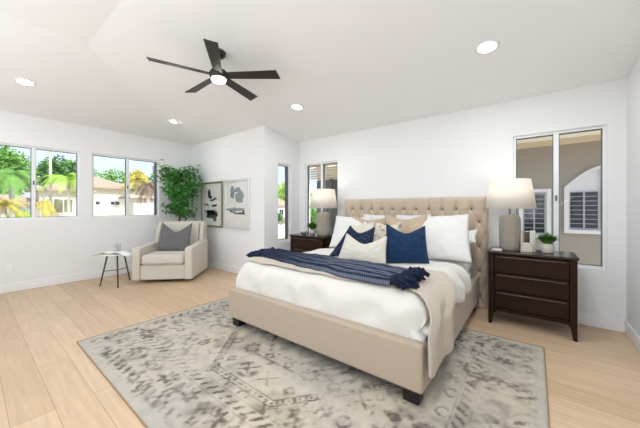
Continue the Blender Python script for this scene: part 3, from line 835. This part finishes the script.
# knitted navy throw
def knit():
    nu, nv = 330, 96
    P, col = [], []
    for i in range(nu):
        u = i / (nu - 1)
        x = -2.30 + u * 1.53
        yc = 2.06 + .02 * math.sin(u * 5) - .07 * u
        hw = .15 + .07 * min(1, u * 1.5)
        for j in range(nv):
            v = j / (nv - 1) * 2 - 1
            y = yc + v * hw + .012 * nz(u * 9, v * 2)
            ed = math.sqrt(max(0, 1 - abs(v) ** 8))
            ruck = .030 * (1 - .25 * u) * abs(math.sin(v * 5.5 + 2.2 * nz(u * 2.2, 1.7) + u * 1.5)) ** .7 + .012 * abs(nz(u * 10, v * 4, 2)) + .008 * abs(math.sin(v * 21)) 
            z = ZT + .026 + (.016 + ruck) * ed + .018 * noise.fractal(Vector((x * 2.3 + 1, y * 2.3, 0)), 1, 2, 3)
            if x < -2.28: z -= 0
            P.append((x, y, z))
            s = (i % 4 < 3) and (j % 7 in (0, 1)); f = .1 + .9 * min(1, max(0, (u - .15) * 2.2))
            c = np.array(lin((32, 40, 62))) * (1 + .6 * nz(u * 30, v * 8)); 
            if s: c = c * (1 - .5 * f) + np.array(lin((150, 158, 178))) * .5 * f
            col.append((*c, 1))
    K = len(P); P2 = [(x, y, min(z - .012, ZT + .024 + .018 * noise.fractal(Vector((x * 2.3 + 1, y * 2.3, 0)), 1, 2, 3))) for x, y, z in P]
    F = []
    for i in range(nu - 1):
        for j in range(nv - 1):
            a = i * nv + j; F.append((a, a + nv, a + nv + 1, a + 1)); F.append((K + a, K + a + 1, K + a + nv + 1, K + a + nv))
    for i in range(nu - 1):
        a, b = i * nv, (i + 1) * nv; F.append((a, K + a, K + b, b)); a += nv - 1; b += nv - 1; F.append((a, b, K + b, K + a))
    for j in range(nv - 1):
        a, b = j, j + 1; F.append((a, b, K + b, K + a)); a += (nu - 1) * nv; b += (nu - 1) * nv; F.append((a, K + a, K + b, b))
    o = pobj('knit_throw', P + P2, F, attr_mat('navy_knit', .95, bump=.5, bscale=240, noise_amt=.3, nscale=120), col=col + col)
    tag(o, 'navy chunky knit throw with white flecks and tassels across the bed', 'throw')
    rng = random.Random(5)
    def tassel(x, y, az, L_):
        bm = B(); z = ZT + .055; d = Vector((math.cos(az), math.sin(az), 0))
        bmesh.ops.create_icosphere(bm, subdivisions=2, radius=.027, matrix=Matrix.Translation((x, y, z)))
        for k in range(16):
            s = Vector((rng.uniform(-1, 1), rng.uniform(-1, 1), rng.uniform(-.4, .8))) * .022
            p = Vector((x, y, z)) + s * .5; e = p + d * L_ * rng.uniform(.8, 1.05) + s * 1.5 + Vector((0, 0, -.022))
            m_ = p.lerp(e, .5) + s * .8 + Vector((0, 0, .008))
            tube(bm, [p, m_, e], [.010, .0125, .008], 6)
        obj('tassel', bm, M['navy'], o, True)
    for k in range(8):
        y = 1.775 + k * .055
        tassel(-.765 + .03 * rng.random(), y, R(rng.uniform(-60, 45)), rng.uniform(.085, .13))
    for k in range(6):
        y = 1.90 + k * .05
        tassel(-2.30 - .02 * rng.random(), y, R(180 + rng.uniform(-30, 30)), rng.uniform(.08, .11))
knit()

# ------------------------------------------------------------------ pillows
def pillow(name, label, bl_, br_, tl_, tr_, th, m, chop=0, cat='pillow', group=None, n=34, seed=0, parent=None, piping=False, pattern=None, ear=.06, wr=.011, label2=None):
    BL, BR, TL, TR = map(Vector, (bl_, br_, tl_, tr_))
    cen = (BL + BR + TL + TR) / 4
    ux = ((BR - BL) + (TR - TL)).normalized(); uz = ((TL - BL) + (TR - BR)).normalized(); nrm = ux.cross(uz).normalized()  # towards -y side?
    if nrm.y > 0: nrm = -nrm
    V = []; col = []
    for side in (1, -1):
        for i in range(n + 1):
            for j in range(n + 1):
                u = i / n * 2 - 1; v = j / n * 2 - 1
                # pinched sides: edges bow inward between corners
                uu = u * (1 - ear * (1 - v * v) * abs(u)); vv = v * (1 - ear * (1 - u * u) * abs(v))
                if chop:
                    g = max(0, 1 - abs(u) / .92) ** .95 * ((v + 1) / 2) ** 2
                    g = g * (1 - .12 * math.exp(-(u / .12) ** 2))
                    vv -= chop * g * 2
                a, b = (uu + 1) / 2, (vv + 1) / 2
                p = BL.lerp(BR, a).lerp(TL.lerp(TR, a), b)
                t_ = (max(0, 1 - u ** 2) ** .55) * (max(0, 1 - v ** 2) ** .55)
                t_ *= (1 - .25 * (v + 1) / 2)
                if chop: t_ *= 1 - .55 * math.exp(-(u / .2) ** 2) * ((v + 1) / 2) ** 1.2
                wv = wr * noise.fractal(Vector((u * 3 + seed * 7, v * 3, side + seed)), 1, 2, 3) * (t_ ** .3)
                edge = max(abs(u), abs(v)); 
                V.append(p + nrm * side * (th / 2 * t_ + wv))
                if pattern: col.append((*pattern(u, v), 1))
    K = (n + 1) ** 2; F = []
    for i in range(n):
        for j in range(n):
            a = i * (n + 1) + j; F.append((a, a + n + 1, a + n + 2, a + 1)); F.append((K + a, K + a + 1, K + a + n + 2, K + a + n + 1))
    o = pobj(name, V, F, m, parent, col=col if pattern else None)
    # weld seam
    bm = B(); bm.from_mesh(o.data); bmesh.ops.remove_doubles(bm, verts=bm.verts, dist=.0006); bmesh.ops.recalc_face_normals(bm, faces=bm.faces); bm.to_mesh(o.data); bm.free()
    if label: tag(o, label, cat, group)
    return o
pillow('bed_pillow', 'white pillow lying flat at the right end of the headboard', (-1.15, 3.38, .665), (-.49, 3.38, .83), (-1.15, 3.66, .80), (-.50, 3.62, .95), .15, M['white_cot'], seed=12)
pillow('bed_pillow', 'large white square pillow leaning at the left end of the headboard', (-2.22, 3.05, .655), (-1.60, 3.05, .655), (-2.31, 3.36, 1.085), (-1.72, 3.36, 1.07), .19, M['white_cot'], seed=1)
pillow('bed_pillow', 'white pillow peeking out between the two beige pillows, left side', (-2.05, 3.42, .66), (-1.50, 3.42, .66), (-1.99, 3.62, 1.115), (-1.58, 3.62, 1.10), .16, M['white_cot'], seed=2)
pillow('bed_pillow', 'white pillow peeking out behind the beige and blue pillows', (-1.48, 3.44, .66), (-.95, 3.44, .66), (-1.50, 3.62, 1.105), (-1.03, 3.62, 1.12), .16, M['white_cot'], seed=3)
pillow('bed_pillow', 'large white square pillow in front at the right of the bed', (-1.02, 2.93, .655), (-.475, 3.03, .66), (-1.08, 3.30, 1.10), (-.56, 3.36, 1.135), .20, M['white_cot'], seed=4)
pillow('throw_pillow', 'beige woven pillow at left, behind the patterned pillow', (-1.90, 3.12, .66), (-1.39, 3.12, .66), (-2.02, 3.33, 1.11), (-1.50, 3.33, 1.07), .15, M['beigep'], chop=.12, seed=5)
pillow('throw_pillow', 'beige woven pillow directly behind the blue velvet pillow', (-1.36, 3.02, .66), (-.88, 3.02, .66), (-1.50, 3.26, 1.12), (-.97, 3.26, 1.13), .15, M['beigep'], chop=.14, seed=6)
def patt(u, v):
    k = .5 + .5 * math.sin(u * 9 + 3 * nz(u * 2, v * 2)) * math.sin(v * 11 + 3 * nz(v * 2, u * 3, 2)); k = max(0, min(1, (k - .55) * 4)) * (.5 + .5 * nz(u * 6, v * 6) + .3)
    a, b = np.array(lin((212, 200, 182))), np.array(lin((140, 136, 138))); return tuple(a * (1 - k) + b * k)
pillow('throw_pillow', 'cream pillow with faded grey pattern, centre of the stack', (-1.56, 2.80, .66), (-1.13, 2.84, .66), (-1.47, 2.98, 1.035), (-1.17, 3.00, 1.045), .15, attr_mat('faded_pattern_cloth', .95, bump=.3, bscale=220), chop=.1, seed=7, pattern=patt)
pillow('throw_pillow', 'cream woven pillow behind the dark navy pillow', (-1.84, 2.78, .66), (-1.44, 2.80, .66), (-1.80, 2.96, .985), (-1.49, 2.97, 1.035), .13, M['cream'], chop=.02, seed=8)
def patt2(u, v):
    k = ((u + v) * 3.1 % 1) < .16 or ((u - v) * 3.1 % 1) < .16; a = np.array(lin((28, 36, 58))); b = np.array(lin((60, 72, 98))); return tuple(b if k else a)
pillow('throw_pillow', 'dark navy pillow with subtle lattice behind the small cream pillow', (-1.80, 2.46, .658), (-1.33, 2.62, .66), (-1.64, 2.66, 1.0), (-1.40, 2.80, .985), .14, attr_mat('navy_lattice_cloth', .9, bump=.3, bscale=180), chop=.22, seed=9, pattern=patt2)
pillow('throw_pillow', 'bright blue velvet pillow with a chopped top in the middle', (-1.150, 2.47, .66), (-.785, 2.71, .665), (-1.195, 2.64, 1.035), (-.87, 2.86, 1.015), .17, M['blue'], chop=.24, seed=10, ear=.04)
pillow('throw_pillow', 'small cream pillow in front with a chopped top', (-1.565, 2.28, .66), (-1.09, 2.41, .655), (-1.525, 2.40, .935), (-1.135, 2.53, .918), .15, M['cream'], chop=.36, seed=11, ear=.03)

# ------------------------------------------------------------------ nightstands
def nightstand(loc, label):
    t = thing('nightstand', label, 'nightstand', loc, 0, 'bedside nightstands')
    hw, dp = .342, .42   # local: front at y=0, back y=dp
    bx('top', (-hw - .012, hw + .012, -.012, dp, .728, .75), M['darktop'], t, .004)
    bm = B()
    box(bm, -hw, -hw + .02, .012, dp - .01, .135, .728); box(bm, hw - .02, hw, .012, dp - .01, .135, .728)
    box(bm, -hw + .02, hw - .02, dp - .03, dp - .01, .135, .728); box(bm, -hw + .02, hw - .02, .02, dp - .03, .135, .155)
    obj('body', bm, M['dark'], t)
    for s in (-1, 1):
        for (ya, yb) in ((0, .055), (dp - .055, dp)):
            bm = B(); x0, x1 = (s * (hw - .05), s * hw); x0, x1 = sorted((x0, x1))
            v = []
            for z, k in ((0, .55), (.14, 1), (.728, 1)):
                xi = (x1 - .05 * k) if s > 0 else (x0 + .05 * k); xo = x1 if s > 0 else x0
                if z == .728: pass
                v.append([bm.verts.new((a, b, z)) for a, b in ((xi, ya), (xo, ya), (xo, yb), (xi, yb))])
            bm.faces.new(v[0]); bm.faces.new(v[2])
            for q in range(2):
                for i in range(4): bm.faces.new((v[q][i], v[q][(i + 1) % 4], v[q + 1][(i + 1) % 4], v[q + 1][i]))
            obj('leg', bm, M['dark'], t, bevel=.002)
    bx('apron', (-hw + .05, hw - .05, .012, .03, .140, .172), M['dark'], t, .002)
    zs = [.175, .355, .535, .722]
    for a, b in zip(zs, zs[1:]):
        d = bx('drawer', (-hw + .054, hw - .054, .004, .35, a + .004, b - .004), M['dark'], t, .003)
        bx('handle', (-hw + .075, hw - .075, -.012, .003, b - .028, b - .022), M['handle'], d, .002)
    return t
nightstand((-.035, 3.345, 0), 'dark brown three drawer nightstand at the right of the bed by the large window')
nightstand((-2.895, 3.345, 0), 'dark brown nightstand half hidden at the left of the bed by the narrow window')

def bedside_lamp(loc, label, kw=1.0):
    t = thing('table_lamp', label, 'lamp', loc, 0, 'bedside table lamps')
    bm = B(); n = 48
    prof = [(.082, 0), (.09, .01), (.094, .10), (.096, .22), (.094, .32), (.086, .355), (.06, .375), (.03, .382)]
    lathe(bm, prof, n)
    for v in bm.verts:
        a = math.atan2(v.co.y, v.co.x); k = kw * (1 + .02 * math.cos(12 * a)); v.co.x *= k; v.co.y *= k
    obj('lamp_base', bm, M['ceramic'], t, True)
    bm = B(); lathe(bm, [(.011, .38), (.011, .56)], 12); obj('stem', bm, M['silverdish'], t, True)
    bm = B(); lathe(bm, [(.0001, .53), (.022, .535), (.032, .56), (.026, .6), (.012, .62)], 14); obj('bulb', bm, emit('warm_bulb', (255, 244, 226), 3), t, True)
    bm = B(); N = 48; prof = [(.228, .44), (.184, .745), (.181, .745), (.225, .44)]
    rings = [[bm.verts.new((r * math.cos(2 * PI * k / N), r * math.sin(2 * PI * k / N), z)) for k in range(N)] for r, z in prof]
    for i in range(4):
        a, b = rings[i], rings[(i + 1) % 4]
        for k in range(N): bm.faces.new((a[k], a[(k + 1) % N], b[(k + 1) % N], b[k]))
    sh = obj('lamp_shade', bm, M['shade'], t, True)
    bm = B()
    for a in (0, PI * 2 / 3, PI * 4 / 3): tube(bm, [(.01 * math.cos(a), .01 * math.sin(a), .64), (.182 * math.cos(a), .182 * math.sin(a), .735)], .0025, 6)
    lathe(bm, [(.012, .555), (.012, .645)], 8); obj('shade_spider', bm, M['silverdish'], sh)
    l = bpy.data.lights.new('lamp_bulb_light', 'POINT'); l.energy = BULB_W; l.color = (1, .92, .80); l.shadow_soft_size = .05
    lo = bpy.data.objects.new('lamp_bulb_light', l); C.objects.link(lo); lo.parent = t; lo.location = (0, 0, .68)
    return t
bedside_lamp((-.205, 3.565, .7505), 'lit stone ceramic lamp with white drum shade on the right nightstand')
bedside_lamp((-2.70, 3.56, .7505), 'lit stone ceramic lamp with white drum shade on the left nightstand', 1.17)

# right nightstand items
for i, (x0, x1, m, h_, lab) in enumerate([(-.118, -.093, 'bookw', .205, 'white upright book nearest the lamp on the right nightstand'), (-.091, -.078, 'bookt', .2, 'thin tan upright book between white and charcoal ones'),
                                       (-.076, -.036, 'bookg', .198, 'charcoal upright book in the middle of the row'), (-.034, .012, 'bookw', .205, 'thick white upright book nearest the potted plant')]):
    t = thing('book', lab, 'book', ((x0 + x1) / 2, 3.63, .7505), 0, 'upright books on the right nightstand'); hw = (x1 - x0) / 2
    bx('cover', (-hw, hw, -.07, .07, 0, h_), M[m], t, .003)
    bx('pages', (-hw + .004, hw - .004, -.064, .072, .004, h_ + .001), M['page'], t)
bm = B(); w2 = .048
pts = [(-w2, 0), (w2, 0), (w2, .055), (w2 * .62, .092), (-w2 * .62, .092), (-w2, .055)]
A = [bm.verts.new((x, -.035, z)) for x, z in pts]; D = [bm.verts.new((x, .035, z)) for x, z in pts]
bm.faces.new(A); bm.faces.new(D[::-1])
for i in range(6): bm.faces.new((A[i], A[(i + 1) % 6], D[(i + 1) % 6], D[i]))
o = obj('stone_block', bm, M['taupe'], bevel=.005); o.location = (-.058, 3.50, .7505); tag(o, 'small pale stone block with sloped top in front of the books', 'ornament')
bm = B(); box(bm, -.045, .045, -.045, .045, 0, .018); o = obj('coaster', bm, M['taupe'], bevel=.004); o.location = (-.305, 3.42, .7505); tag(o, 'small pale square coaster left of the right lamp', 'coaster')

def small_plant(loc, label, r, h, pr, ph, seed, potm='potw', n=260):
    t = thing('potted_plant', label, 'plant', loc)
    bm = B(); lathe(bm, [(pr * .78, 0), (pr * .95, .01), (pr, ph * .6), (pr * .97, ph), (pr * .85, ph), (pr * .8, ph - .012)], 28); obj('pot', bm, M[potm], t, True)
    bm = B(); lathe(bm, [(pr * .84, ph - .02), (pr * .84, ph - .012)], 20); obj('soil', bm, M['soil'], t)
    rng = random.Random(seed); v, f = [], []
    for _ in range(n):
        az = rng.random() * 2 * PI; el = rng.random() ** .7; d = Vector((math.cos(az) * el, math.sin(az) * el, 0)); side = Vector((-math.sin(az), math.cos(az), 0))
        L_ = h * rng.uniform(.7, 1.1); prev = Vector((d.x * pr * .4, d.y * pr * .4, ph - .015)); w_ = r * .085
        p0 = prev
        for k in range(1, 5):
            q = k / 4; p = p0 + d * r * q + Vector((0, 0, L_ * (q * 1.3 - .38 * q * q * (1 + el * .9)))); ww = w_ * (1.3 - q)
            i = len(v); v += [prev - side * ww, prev + side * ww, p + side * ww * .8, p - side * ww * .8]; f.append((i, i + 1, i + 2, i + 3)); prev = p
    pobj('foliage', v, f, M['green'], t, smooth=False)
    return t
small_plant((.105, 3.55, .7505), 'small green fern in a pale pot on the right nightstand', .10, .13, .052, .095, 3, n=420)
small_plant((-2.99, 3.63, .7505), 'small green fern in a pale pot on the left nightstand', .12, .17, .05, .075, 5, n=420)
bm = B(); lathe(bm, [(.03, 0), (.035, .006), (.06, .035), (.066, .05), (.062, .05), (.05, .03), (.02, .012)], 24); o = obj('silver_bowl', bm, M['silverdish'], smooth=True)
o.location = (-3.05, 3.48, .7505); tag(o, 'small silver bowl in front of the fern on the left nightstand', 'bowl')

# ------------------------------------------------------------------ armchair
def armchair():
    t = thing('armchair', 'oatmeal upholstered swivel armchair in the corner', 'armchair', (-4.93, 2.20, 0), R(44))
    bm = B(); lathe(bm, [(.27, 0), (.28, .01), (.28, .045), (.26, .055)], 36); obj('swivel_base', bm, M['leg'], t, True)
    bx('chair_base', (-.345, .345, -.40, .36, .055, .29), M['chair'], t, .02, 4)
    for s in (-1, 1):
        bm = B(); x0, x1 = sorted((s * .335, s * .455))
        prof = []
        # side profile (y,z) of an arm that slopes down slightly to the front
        ys = [(-.43, .055), (-.43, .53), (-.40, .565), (.30, .60), (.42, .60), (.42, .055)]
        A = [bm.verts.new((x0, y, z)) for y, z in ys]; D = [bm.verts.new((x1, y, z)) for y, z in ys]
        bm.faces.new(A); bm.faces.new(D[::-1])
        for i in range(6): bm.faces.new((A[i], A[(i + 1) % 6], D[(i + 1) % 6], D[i]))
        obj('armrest', bm, M['chair'], t, bevel=.04, seg=5)
    mt = Matrix.Translation((0, .30, .30)) @ Matrix.Rotation(R(-10), 4, 'X')
    bx('backrest', (-.37, .37, -.04, .13, -.2, .66), M['chair'], t, .05, 5, mtx=mt)
    for s in (-1, 1):
        bm = B(); x0, x1 = sorted((s * .345, s * .415))
        ys = [(.05, .27), (-.13, .28), (-.10, .50), (-.05, .645), (.13, .665), (.13, .1)]
        A = [bm.verts.new(mt @ Vector((x0, y, z))) for y, z in ys]; D = [bm.verts.new(mt @ Vector((x1, y, z))) for y, z in ys]
        bm.faces.new(A); bm.faces.new(D[::-1])
        for i in range(6): bm.faces.new((A[i], A[(i + 1) % 6], D[(i + 1) % 6], D[i]))
        obj('wing', bm, M['chair'], t, bevel=.022, seg=4)
    o = softbox('back_cushion', -.33, .33, -.10, -.0, .15, .63, .05, M['chair'], t, .006, 4, n=18)
    o.matrix_local = mt
    c = softbox('seat_cushion', -.325, .325, -.44, .22, .285, .455, .065, M['chair'], t, .008, 3, n=26, seed=3)
    bm = B(); tube(bm, [(-.30, -.442, .335), (.30, -.442, .335)], .005, 6); obj('piping', bm, M['chair'], c, True)
armchair()
ct, st_ = math.cos(R(44)), math.sin(R(44))
def cw(x, y, z): return (-4.93 + x * ct - y * st_, 2.20 + x * st_ + y * ct, z)
pillow('throw_pillow', 'grey velvet pillow with a chopped top on the armchair', cw(-.25, -.05, .462), cw(.28, -.05, .458), cw(-.25, .17, .925), cw(.26, .17, .925), .15, M['graypil'], chop=.36, seed=21, ear=.04)

# ------------------------------------------------------------------ side table, magazine, glass
t = thing('side_table', 'small three legged side table with dark bronze legs beside the armchair', 'side table', (-5.16, 1.44, 0))
bm = B(); lathe(bm, [(.17, .468), (.178, .472), (.178, .482), (.17, .486)], 40); obj('table_top', bm, M['page'], t, True)
lg = [(-5.247, 1.255), (-4.904, 1.389), (-5.28, 1.66)]
for (x, y) in lg:
    dx, dy = x + 5.16, y - 1.44; bm = B(); tube(bm, [(dx * .55, dy * .55, .47), (dx, dy, 0)], [.013, .009], 10); obj('leg', bm, M['brownleg'], t, True)
bm = B(); P3 = [Vector(((x + 5.16) * .8, (y - 1.44) * .8, .22)) for x, y in lg]
for i in range(3): tube(bm, [P3[i], (0, 0, .225)], .006, 6)
obj('stretcher', bm, M['brownleg'], t, True)

def magazine():
    t = thing('open_magazine', 'open white magazine drooping over the small side table', 'magazine', (-5.16, 1.44, .487), R(36))
    for s in (-1, 1):
        v, f = [], []; n = 14
        for lay in (0, 1):
            for i in range(n + 1):
                u = i / n; x = s * u * .26; z = .004 + .03 * math.sin(PI * min(1, u * 1.25)) * (1 - .3 * u) - (.028 * max(0, (u - .62) / .38) ** 2) + (.006 * (1 - u * .5) if lay else 0)
                for y in (-.15, .15): v.append((x, y, z))
        K = (n + 1) * 2
        for i in range(n):
            a = i * 2; f.append((a, a + 1, a + 3, a + 2)); f.append((K + a, K + a + 2, K + a + 3, K + a + 1)); f.append((a, a + 2, K + a + 2, K + a)); f.append((a + 1, K + a + 1, K + a + 3, a + 3))
        f.append((0, K, K + 1, 1)); f.append((2 * n, 2 * n + 1, K + 2 * n + 1, K + 2 * n))
        pobj('page_block', v, f, M['page'], t)
magazine()
bm = B(); lathe(bm, [(.03, 0), (.036, .09), (.0345, .09), (.0285, .006)], 24, cap=True)
o = obj('drinking_glass', bm, M['clear'], smooth=True); o.location = (-5.21, 1.58, .5); tag(o, 'clear drinking glass behind the magazine on the side table', 'glass')
o.location = (-5.25, 1.49, .533)

# ------------------------------------------------------------------ ficus in the corner
def ficus():
    t = thing('ficus_tree', 'tall leafy green ficus tree in the corner behind the armchair', 'plant', (-5.50, 2.56, 0))
    bm = B(); lathe(bm, [(.12, 0), (.16, .02), (.18, .2), (.17, .3), (.155, .3), (.15, .27)], 32); obj('basket', bm, M['basket'], t, True)
    bm = B(); lathe(bm, [(.152, .24), (.152, .26)], 20); obj('soil', bm, M['soil'], t)
    rng = random.Random(2); bm = B()
    tube(bm, [(0, 0, .25), (-.01, .0, .7), (.0, .01, 1.15), (.0, .0, 1.6)], [.02, .017, .014, .008])
    tube(bm, [(0.02, 0.01, .25), (.03, .0, .8), (.045, .01, 1.2), (.09, .05, 1.7)], [.014, .012, .01, .005])
    ends = []
    for k in range(34):
        z = rng.uniform(1.05, 1.85); a = rng.random() * 2 * PI; L_ = rng.uniform(.15, .36) * (1.12 - .35 * abs(z - 1.5)); e = Vector((math.cos(a) * L_, math.sin(a) * L_, z + rng.uniform(.02, .2)))
        tube(bm, [(0, 0, z - .1), (e.x * .5, e.y * .5, z + .03), e], [.006, .005, .003], 5); ends.append((Vector((0, 0, z)), e))
    obj('trunk', bm, M['bark'], t, True)
    v, f = [], []
    for _ in range(2600):
        a, e = rng.choice(ends); p = a.lerp(e, rng.uniform(.35, 1.12)) + Vector((rng.gauss(0, .05), rng.gauss(0, .05), rng.gauss(0, .06)))
        wx, wy = p.x - 5.50, p.y + 2.56
        if wx < -5.77 or wy > 2.93 or p.z > 2.1 or math.hypot(p.x, p.y) > .46: continue
        d = Vector((rng.gauss(0, 1), rng.gauss(0, 1), -.5 + rng.gauss(0, .5))).normalized(); b = d.cross(Vector((rng.gauss(0, .4), rng.gauss(0, .4), 1))).normalized(); nn = d.cross(b)
        s = rng.uniform(.038, .058); i = len(v)
        v += [p, p + d * s * .5 + b * s * .36 + nn * s * .1, p + d * s * 1.1 + b * s * .26, p + d * s * 1.6 - nn * s * .12, p + d * s * 1.1 - b * s * .26, p + d * s * .5 - b * s * .36 + nn * s * .1, p + d * s * .8 - nn * s * .05]
        f += [(i, i + 1, i + 6, i + 5), (i + 1, i + 2, i + 6), (i + 2, i + 3, i + 6), (i + 3, i + 4, i + 6), (i + 4, i + 5, i + 6)]
    pobj('foliage', v, f, M['ficus'], t, smooth=False)
ficus()

# ------------------------------------------------------------------ framed art
def blob(bm, cx, cz, rx, rz, y, seed, rough=.35, n=22, rot=0):
    rng = random.Random(seed); vs = []
    for k in range(n):
        a = 2 * PI * k / n; q = 1 + rough * noise.noise(Vector((math.cos(a) * 1.5 + seed * 3, math.sin(a) * 1.5, seed))) * 2
        x, z = rx * q * math.cos(a), rz * q * math.sin(a); vs.append((cx + x * math.cos(rot) - z * math.sin(rot), cz + x * math.sin(rot) + z * math.cos(rot)))
    A = [bm.verts.new((x, y - .0016, z)) for x, z in vs]; D = [bm.verts.new((x, y, z)) for x, z in vs]
    bm.faces.new(A)
    for i in range(n): bm.faces.new((A[i], A[(i + 1) % n], D[(i + 1) % n], D[i]))

def picture(x0, x1, z0, z1, fm, label, marks, fw=.035, grey=False):
    t = thing('framed_picture', label, 'picture', ((x0 + x1) / 2, YP, (z0 + z1) / 2), 0, 'abstract prints on the wall beside the armchair')
    hw, hh = (x1 - x0) / 2, (z1 - z0) / 2; bm = B()
    for d in ((-hw, hw, hh - fw, hh), (-hw, hw, -hh, -hh + fw), (-hw, -hw + fw, -hh + fw, hh - fw), (hw - fw, hw, -hh + fw, hh - fw)): box(bm, d[0], d[1], -.035, -.001, d[2], d[3])
    obj('picture_frame', bm, fm, t, bevel=.004)
    art = bx('artwork', (-hw + fw, hw - fw, -.014, -.004, -hh + fw, hh - fw), M['paper'], t)
    for mat_, lst in marks:
        bm = B()
        for k, a in enumerate(lst): blob(bm, a[0], a[1], a[2], a[3], -.0142, a[4] if len(a) > 4 else k + 1, a[5] if len(a) > 5 else .35, rot=a[6] if len(a) > 6 else 0)
        obj('ink_mark', bm, M[mat_], art, label='black ink shape' if mat_ == 'ink' else 'grey wash shape')
    bx('picture_glass', (-hw + fw, hw - fw, -.021, -.018, -hh + fw, hh - fw), M['picglass'], t)
    return t
picture(-5.465, -4.70, .812, 1.712, M['silver'], 'left framed abstract print with bold black ink strokes',
        [('ink', [(-.10, .22, .055, .07, 1), (-.04, .15, .05, .035, 5), (.06, .10, .13, .022, 2, .5, .15), (-.19, .0, .10, .018, 3, .5, -.1), (.10, -.02, .09, .028, 4, .5, .1), (.02, -.20, .20, .075, 6, .15), (-.05, -.15, .15, .04, 16, .15), (-.12, -.22, .09, .06, 9, .4), (.10, -.29, .09, .03, 8, .5)]),
         ('inkgray', [(.02, -.13, .22, .025, 11, .3)])])
picture(-4.635, -3.894, .815, 1.722, M['silver2'], 'right framed abstract print in pale grey with a dark brush stroke',
        [('inkgray', [(.10, .12, .13, .11, 3, .3), (-.13, .22, .08, .10, 8, .3), (.05, .25, .09, .05, 12, .3), (-.02, -.10, .24, .035, 5, .3)]), ('ink', [(.06, -.17, .20, .018, 2, .5, -.06), (.20, -.155, .045, .03, 7, .5), (-.16, -.13, .07, .014, 6, .5, -.2)])], fw=.048)

# ------------------------------------------------------------------ ceiling fan
def fan():
    fx, fy = -2.50, 1.555; zc = 2.442 + .137 * (YB - fy)
    t = thing('ceiling_fan', 'black five blade ceiling fan with a glowing centre light', 'ceiling fan', (fx, fy, zc))
    slope = Matrix.Rotation(math.atan(.137), 4, 'X')
    bm = B(); lathe(bm, [(.07, .004), (.07, -.02), (.055, -.045), (.02, -.055)], 32)
    for v in bm.verts: v.co = Matrix.Rotation(-math.atan(.137), 4, 'X') @ v.co
    obj('canopy', bm, M['fan'], t, True)
    bm = B(); lathe(bm, [(.013, -.16), (.013, -.03)], 16); obj('downrod', bm, M['fan'], t, True)
    zb = 2.515 - zc
    bm = B(); lathe(bm, [(.045, zb - .025), (.085, zb - .01), (.09, zb + .03), (.075, zb + .055), (.03, zb + .075), (.02, zb + .09)], 36); obj('motor_housing', bm, M['fan'], t, True)
    bm = B(); lathe(bm, [(.04, zb - .052), (.065, zb - .046), (.072, zb - .03), (.07, zb - .02)], 32); li = obj('light_lens', bm, M['fanlens'], t, True)
    for k in range(5):
        a = R(34.5 + 72 * k); bm = B(); n = 12; top, bot = [], []
        for i in range(n + 1):
            u = i / n; r_ = .07 + u * .545; w_ = .042 + .016 * u; pitch = R(-14)
            for s in (-1, 1):
                x, y, z = r_, s * w_ * math.cos(pitch) , s * w_ * math.sin(pitch) - .006 * u
                if i == n and s < 0: x -= .02
                P = Vector((x * math.cos(a) - y * math.sin(a), x * math.sin(a) + y * math.cos(a), zb + .01 + z))
                top.append(bm.verts.new(P + Vector((0, 0, .004)))); bot.append(bm.verts.new(P - Vector((0, 0, .004))))
        for i in range(n):
            j = 2 * i
            bm.faces.new((top[j], top[j + 1], top[j + 3], top[j + 2])); bm.faces.new((bot[j], bot[j + 2], bot[j + 3], bot[j + 1]))
            bm.faces.new((top[j], top[j + 2], bot[j + 2], bot[j])); bm.faces.new((top[j + 1], bot[j + 1], bot[j + 3], top[j + 3]))
        bm.faces.new((top[0], bot[0], bot[1], top[1])); bm.faces.new((top[-2], top[-1], bot[-1], bot[-2]))
        obj('fan_blade', bm, M['fan'], t)
    l = bpy.data.lights.new('fan_light', 'AREA'); l.shape = 'DISK'; l.size = .14; l.energy = FAN_W; l.color = (.96, .98, 1)
    lo = bpy.data.objects.new('fan_light', l); C.objects.link(lo); lo.parent = t; lo.location = (0, 0, zb - .06)
fan()

def downlight(x, y, label, ax_, energy):
    z = min(2.87, 2.442 + .137 * (YB - y), 2.56 + .137 * (x - XL)); t = thing('recessed_light', label, 'ceiling light', (x, y, z), 0, 'recessed ceiling lights')
    if ax_ == 'y': t.rotation_euler = (-math.atan(.137), 0, 0)
    else: t.rotation_euler = (0, -math.atan(.137), 0)
    bm = B(); N = 36; prof = [(.095, 0), (.09, -.006), (.072, -.004), (.072, 0)]
    rings = [[bm.verts.new((r * math.cos(2 * PI * k / N), r * math.sin(2 * PI * k / N), zz)) for k in range(N)] for r, zz in prof]
    for i in range(4):
        a, b = rings[i], rings[(i + 1) % 4]
        for k in range(N): bm.faces.new((a[k], a[(k + 1) % N], b[(k + 1) % N], b[k]))
    obj('trim_ring', bm, M['trim'], t, True)
    bm = B(); lathe(bm, [(.071, -.004), (.071, -.001)], 32); obj('lens', bm, M['lens'], t)
    l = bpy.data.lights.new('downlight', 'AREA'); l.shape = 'DISK'; l.size = .14; l.energy = energy; l.color = (.93, .97, 1)
    lo = bpy.data.objects.new('downlight', l); C.objects.link(lo); lo.parent = t; lo.location = (0, 0, -.012)
downlight(-4.814, .43, 'recessed round ceiling light above the left windows', 'x', DOWN_W * .55)
downlight(-4.85, 2.19, 'small recessed ceiling light above the armchair corner', 'x', DOWN_W * .5)
downlight(-2.584, 2.803, 'recessed ceiling light right of the fan, over the bed', 'y', DOWN_W)
downlight(-.322, 2.774, 'recessed ceiling light at upper right, near the right nightstand', 'y', DOWN_W * 1.5)
downlight(-.322, .43, 'added unseen recessed light above the camera position, by the right wall', 'y', DOWN_W * 2.6)  # out-of-view fill lamp, added to brighten the right side and floor
downlight(-2.58, -.9, 'added unseen recessed light over the open floor in front of the rug', 'y', DOWN_W)  # another out-of-view lamp, added to even out the room light
